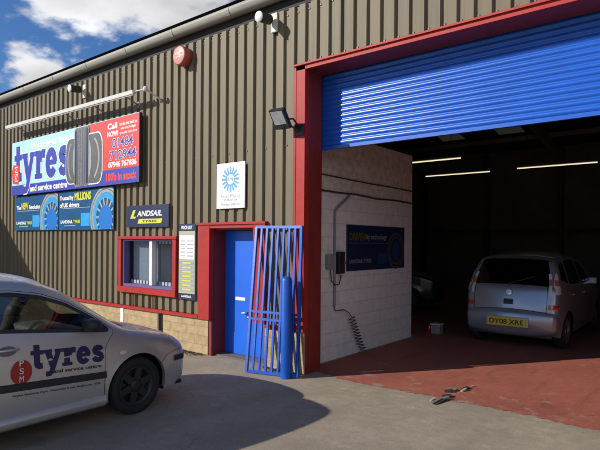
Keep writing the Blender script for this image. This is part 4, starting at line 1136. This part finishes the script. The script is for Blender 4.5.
m.lathe([(0, .058), (.012, .058), (.014, .046), (.006, .046)], p_, ax_, 28); m.lathe([(.006, .046), (.009, .02), (.009, 0)], p_, ax_, 20)
m.obox(p_ + ax_ * .012, Vector((0, .042, -.012)), Vector((.004, 0, .0)), Vector((0, .004, .014))); m.build('badge', M['steel'], mp)
# number plate on the bumper
pz = .475; pxl = me_.top_pt(me_.idx(-3.23, .47), 0, .0)[0] - .012
m = MB(); m.bbox(pxl - .008, pxl + .05, -.36, .36, pz - .085, pz + .085, .01); m.build('plate_recess', M['silverblue'], mp)
m = MB(); m.bbox(pxl - .016, pxl - .009, -.325, .325, pz - .07, pz + .07, .003); pb = m.build('number_plate', M['yellow'], mp)
m = MB(); v_, f_ = text2d('DY08 XRE', -.285, pz - .043, .57, .086, .02); m.add([(pxl - .0175, -p[0], p[1]) for p in v_], [f[::-1] for f in f_]); m.build('lettering', M['black'], pb)
m = MB()
p0, p1 = Vector(me_.top_pt(gb - .5, .02, .02)), Vector(me_.top_pt(gb - 6, -.62, .025))
m.tube([p0, p1], .008, 6); m.lathe([(0, .03), (.03, .025), (.035, 0)], me_.top_pt(gb - .3, .02, -.005), (-1, 0, .5), 14); m.build('rear_wiper', M['black'], mp)
m = MB(); me_.top_patch(m, ga - 4, ga - .2, -.92, .92, .018, 4, 12); m.build('roof_spoiler', M['silverblue'], mp)
for cx in (0, -2.63):
    for sd in (1, -1): wheel(mp, cx, sd * .83, .31, sd, M['rimlight'], 7)
for yy in (-.38, .38):
    m = MB(); m.bbox(-1.65, -1.1, yy - .25, yy + .25, .45, .65, .05); m.obox((-1.72, yy, .95), (.07, 0, .0), (0, .24, 0), (-.08, 0, .33), 0, .2); m.obox((-1.82, yy, 1.36), (.045, 0, 0), (0, .13, 0), (-.02, 0, .09), 0, .3); m.build('seat', M['seat'], mp)
m = MB(); m.bbox(-2.5, -2.35, -.6, .6, .5, 1.15, .06); m.build('rear_seat', M['seat'], mp)

# ---- a dark car barely seen in the depth of the workshop, behind the partition
dk = copy_tree(mp); dk.name = 'parked_car'; dk.location = (-7.0, 8.2, 0); dk.rotation_euler[2] = math.radians(20)
dk['label'] = 'dark car hidden in the gloom beyond the end of the white block wall'; dk['category'] = 'car'
for ch in list(dk.children):
    if ch.name.split('.')[0] in ('body', 'mirror', 'handle', 'roof_spoiler', 'plate_recess'):
        ch.data = ch.data.copy(); ch.data.materials[0] = M['darkpaint']
    if ch.name.split('.')[0] == 'wheel':
        for g_ in ch.children: g_.data = g_.data.copy(); g_.data.materials[0] = M['black']
    if ch.name.split('.')[0] in ('number_plate', 'badge'):
        for g_ in list(ch.children): bpy.data.objects.remove(g_)
        bpy.data.objects.remove(ch)

# ------------------------------------------------------------------ workshop lights and bits on the floor
def tube_light(x0, x1, y, z0, z1, label):
    t = thing('fluorescent_light', label, 'light', ((x0 + x1) / 2, y, z0), 'lit fluorescent tubes in the workshop')
    a, b = Vector((x0, y, z0)), Vector((x1, y, z1)); m = MB(); m.tube([a, b], .02, 10); part('tube', m, M['tube'], t)
    m = MB(); m.box(x0 - .02, x1 + .02, y - .05, y + .05, max(z0, z1) + .03, max(z0, z1) + .09); part('housing', m, M['grey'], t)
    m = MB(); m.tube([(x0 + .3, y, z0 + .09), (x0 + .3, y, 6.2)], .006, 5); m.tube([(x1 - .3, y, z0 + .09), (x1 - .3, y, 6.2)], .006, 5); part('hanger', m, M['dark'], t)
tube_light(-7.75, -6.11, 9.5, 4.5, 4.5, 'lit tube lamp nearest the top of the white wall, upper left of three')
tube_light(-8.86, -6.41, 12.98, 4.5, 4.5, 'lit tube lamp hanging lowest and farthest back, in the middle of three')
tube_light(-5.40, -2.98, 12.75, 4.5, 4.5, 'lit tube lamp above the people carrier, rightmost of three')
m = MB()
def shard(cx, cy, a, L, w, h):
    L *= .8; w *= .85; h *= .9
    ca, sa = math.cos(a), math.sin(a); m.obox((cx, cy, h * .6), (ca * L, sa * L, .01), (-sa * w, ca * w, 0), (0.004, .003, h), 0, .25)
lt = thing('floor_catch', 'broken floor catch with dark metal bits at the edge of the red paint', 'floor fitting', (-2.6, .2, 0))
for (cx, cy, a, L, w, h) in ((-2.64, .0, 1.45, .14, .022, .016), (-2.66, .56, 1.3, .10, .03, .022), (-2.60, .15, .9, .07, .03, .024)): m = MB(); shard(cx, cy, a, L, w, h); part('metal_bar', m, M['stub'], lt)
for (cx, cy, a, L, w, h) in ((-2.59, .02, 1.45, .16, .022, .012), (-2.63, .28, .5, .07, .05, .018), (-2.70, .50, .4, .06, .05, .02), (-2.58, .76, 1.2, .08, .035, .016)): m = MB(); shard(cx, cy, a, L, w, h); part('dark_lump', m, M['hole'], lt)
for (cx, cy, a, L, w, h) in ((-2.56, .66, 1.3, .06, .022, .02), (-2.55, .90, 1.2, .07, .012, .012), (-2.71, .05, 1.2, .05, .02, .012)): m = MB(); shard(cx, cy, a, L, w, h); part('rubble', m, M['grit'], lt)
bx = thing('plastic_tub', 'small pale tub standing on the dark workshop floor by the white wall', 'tub', (-4.62, 4.6, 0))
m = MB(); m.bbox(-4.73, -4.53, 4.42, 4.62, .004, .20, .02); part('tub_body', m, M['grey'], bx); m = MB(); m.bbox(-4.74, -4.52, 4.41, 4.63, .20, .225, .008); part('lid', m, M['dirtywhite'], bx)
rbt = thing('red_bottle', 'small red bottle beside the pale tub on the workshop floor', 'bottle', (-4.80, 4.52, 0))
m = MB(); m.lathe([(0.004, 0), (.004, .045), (.13, .045), (.165, .02), (.19, .02)], (-4.80, 4.52, 0), (0, 0, 1), 18); part('bottle_body', m, M['lensred'], rbt)
m = MB(); m.lathe([(.185, .025), (.21, .025), (.212, 0)], (-4.80, 4.52, 0), (0, 0, 1), 14); part('cap', m, M['dark'], rbt)
# dead leaves and grit along the foot of the wall
m = MB()
for _ in range(620):
    xx = random.choice((random.uniform(-11, -6.72), random.uniform(-7.4, -6.72), random.uniform(-5.4, -4.65))); yy = -.03 - abs(random.gauss(0, .10 if xx < -6 else .05)); a = random.uniform(0, PI); s_ = random.uniform(.01, .028)
    ca, sa = math.cos(a) * s_, math.sin(a) * s_; z_ = random.uniform(.006, .02)
    m.poly([(xx + ca, yy + sa, z_), (xx - sa * .6, yy + ca * .6, z_ + .006), (xx - ca, yy - sa, z_ + .002), (xx + sa * .6, yy - ca * .6, z_ + .01)])
o = m.build('dead_leaves', M['leaf']); o['kind'] = 'stuff'; o['label'] = 'dry leaves and grit along the foot of the wall'; o['category'] = 'leaves'

# unseen wall added to throw the shade at the far lower left of the cladding
m = MB(); m.box(-18.3, -18.0, -9, -.5, 0, 4.95); m.box(-18.35, -17.95, -9.02, -.48, 4.953, 5.03)
single('added_shade_wall', m, M['plinth'], 'unseen wall added beyond the left end of the yard to shade the cladding', 'wall', (-18.15, -5, 0))

# ------------------------------------------------------------------ world, sun, camera
w = bpy.data.worlds.new('World'); S.world = w; w.use_nodes = True
n = w.node_tree.nodes; l = w.node_tree.links; n.clear()
out = n.new('ShaderNodeOutputWorld'); bg = n.new('ShaderNodeBackground'); sky = n.new('ShaderNodeTexSky')
sky.sky_type = 'NISHITA'; sky.sun_disc = False; sky.sun_elevation = EL; sky.sun_rotation = math.atan2(-AZ[0], -AZ[1]) % (2 * PI)
sky.air_density = 1.0; sky.dust_density = .4; sky.ozone_density = 2.0
bg.inputs['Strength'].default_value = .09
ti = n.new('ShaderNodeVectorMath'); ti.operation = 'MULTIPLY'; ti.inputs[1].default_value = (.56, .88, 1.32)
l.new(sky.outputs[0], ti.inputs[0]); l.new(ti.outputs[0], bg.inputs[0])
cl = n.new('ShaderNodeBackground'); cl.inputs[0].default_value = (1, 1, 1.02, 1); cl.inputs[1].default_value = .80
tc = n.new('ShaderNodeTexCoord'); sx = n.new('ShaderNodeSeparateXYZ'); l.new(tc.outputs['Generated'], sx.inputs[0])
CLOUD1 = (-.770, .515, .385); CLOUD2 = (-.886, .385, .258)
def mth(op, a, b):
    q = n.new('ShaderNodeMath'); q.operation = op
    for i, v in enumerate((a, b)):
        if isinstance(v, (int, float)): q.inputs[i].default_value = v
        else: l.new(v, q.inputs[i])
    return q.outputs[0]
den = mth('ADD', mth('MAXIMUM', sx.outputs[2], 0.), .22)
cbn = n.new('ShaderNodeCombineXYZ'); l.new(mth('DIVIDE', sx.outputs[0], den), cbn.inputs[0]); l.new(mth('DIVIDE', sx.outputs[1], den), cbn.inputs[1]); cbn.inputs[2].default_value = 3.3
no = n.new('ShaderNodeTexNoise'); no.inputs['Scale'].default_value = 1.9; no.inputs['Detail'].default_value = 9; no.inputs['Roughness'].default_value = .55
l.new(cbn.outputs[0], no.inputs['Vector'])
def bank(d, lo, hi, gain):                   # a cloud bank round one direction of the sky
    dp = n.new('ShaderNodeVectorMath'); dp.operation = 'DOT_PRODUCT'; l.new(tc.outputs['Generated'], dp.inputs[0]); dp.inputs[1].default_value = Vector(d).normalized()
    q = n.new('ShaderNodeMapRange'); q.inputs[1].default_value = lo; q.inputs[2].default_value = hi; q.inputs[3].default_value = 0; q.inputs[4].default_value = gain
    l.new(dp.outputs['Value'], q.inputs[0]); return q.outputs[0]
nz = mth('ADD', mth('MULTIPLY', mth('SUBTRACT', no.outputs['Fac'], .5), 1.7), .5)
fac = mth('ADD', mth('ADD', nz, bank(CLOUD1, .973, .994, .33)), bank(CLOUD2, .9968, .9996, .30))
fac = mth('ADD', fac, bank((.87, -.48, .10), .74, .93, .32))  # unseen cloud bank added as fill light for the bay and partition
mr = n.new('ShaderNodeMapRange'); mr.inputs[1].default_value = .60; mr.inputs[2].default_value = .74; mr.interpolation_type = 'SMOOTHSTEP'
l.new(fac, mr.inputs[0])
n2 = n.new('ShaderNodeTexNoise'); n2.inputs['Scale'].default_value = 3.2; n2.inputs['Detail'].default_value = 6; l.new(cbn.outputs[0], n2.inputs['Vector'])
m2 = n.new('ShaderNodeMapRange'); m2.inputs[1].default_value = .3; m2.inputs[2].default_value = .7; m2.inputs[3].default_value = .55; m2.inputs[4].default_value = 1.05
l.new(n2.outputs['Fac'], m2.inputs[0]); l.new(m2.outputs[0], cl.inputs[1])
mx = n.new('ShaderNodeMixShader'); l.new(mr.outputs[0], mx.inputs[0]); l.new(bg.outputs[0], mx.inputs[1]); l.new(cl.outputs[0], mx.inputs[2])
l.new(mx.outputs[0], out.inputs[0])

sl = bpy.data.lights.new('sun', 'SUN'); sl.energy = 5.0; sl.angle = math.radians(.5); sl.color = (1., .93, .82)
so = bpy.data.objects.new('sun', sl); COL.objects.link(so)
so.rotation_euler = Vector((AZ[0] * math.cos(EL), AZ[1] * math.cos(EL), -math.sin(EL))).to_track_quat('-Z', 'Y').to_euler()
so.location = (-10, -14, 12)

yaw, roll = math.radians(38.43), math.radians(.446)
rt = Vector((math.cos(yaw), math.sin(yaw), 0)); fw = Vector((-math.sin(yaw), math.cos(yaw), 0)); up = Vector((0, 0, 1))
r3 = rt * math.cos(roll) + up * math.sin(roll); u3 = up * math.cos(roll) - rt * math.sin(roll)
cam = bpy.data.cameras.new('camera'); co = bpy.data.objects.new('camera', cam); COL.objects.link(co)
mt = Matrix((r3, u3, -fw)).transposed().to_4x4(); mt.translation = (0, -5.98, 1.9); co.matrix_world = mt
cam.sensor_width = 36; cam.lens = 526.9 / 600 * 36; cam.shift_y = 17.8 / 600; cam.clip_end = 2000; cam.clip_start = .05
S.camera = co
S.view_settings.view_transform = 'Standard'; S.view_settings.look = 'None'; S.view_settings.exposure = 0; S.view_settings.gamma = 1
S.view_settings.use_curve_mapping = False
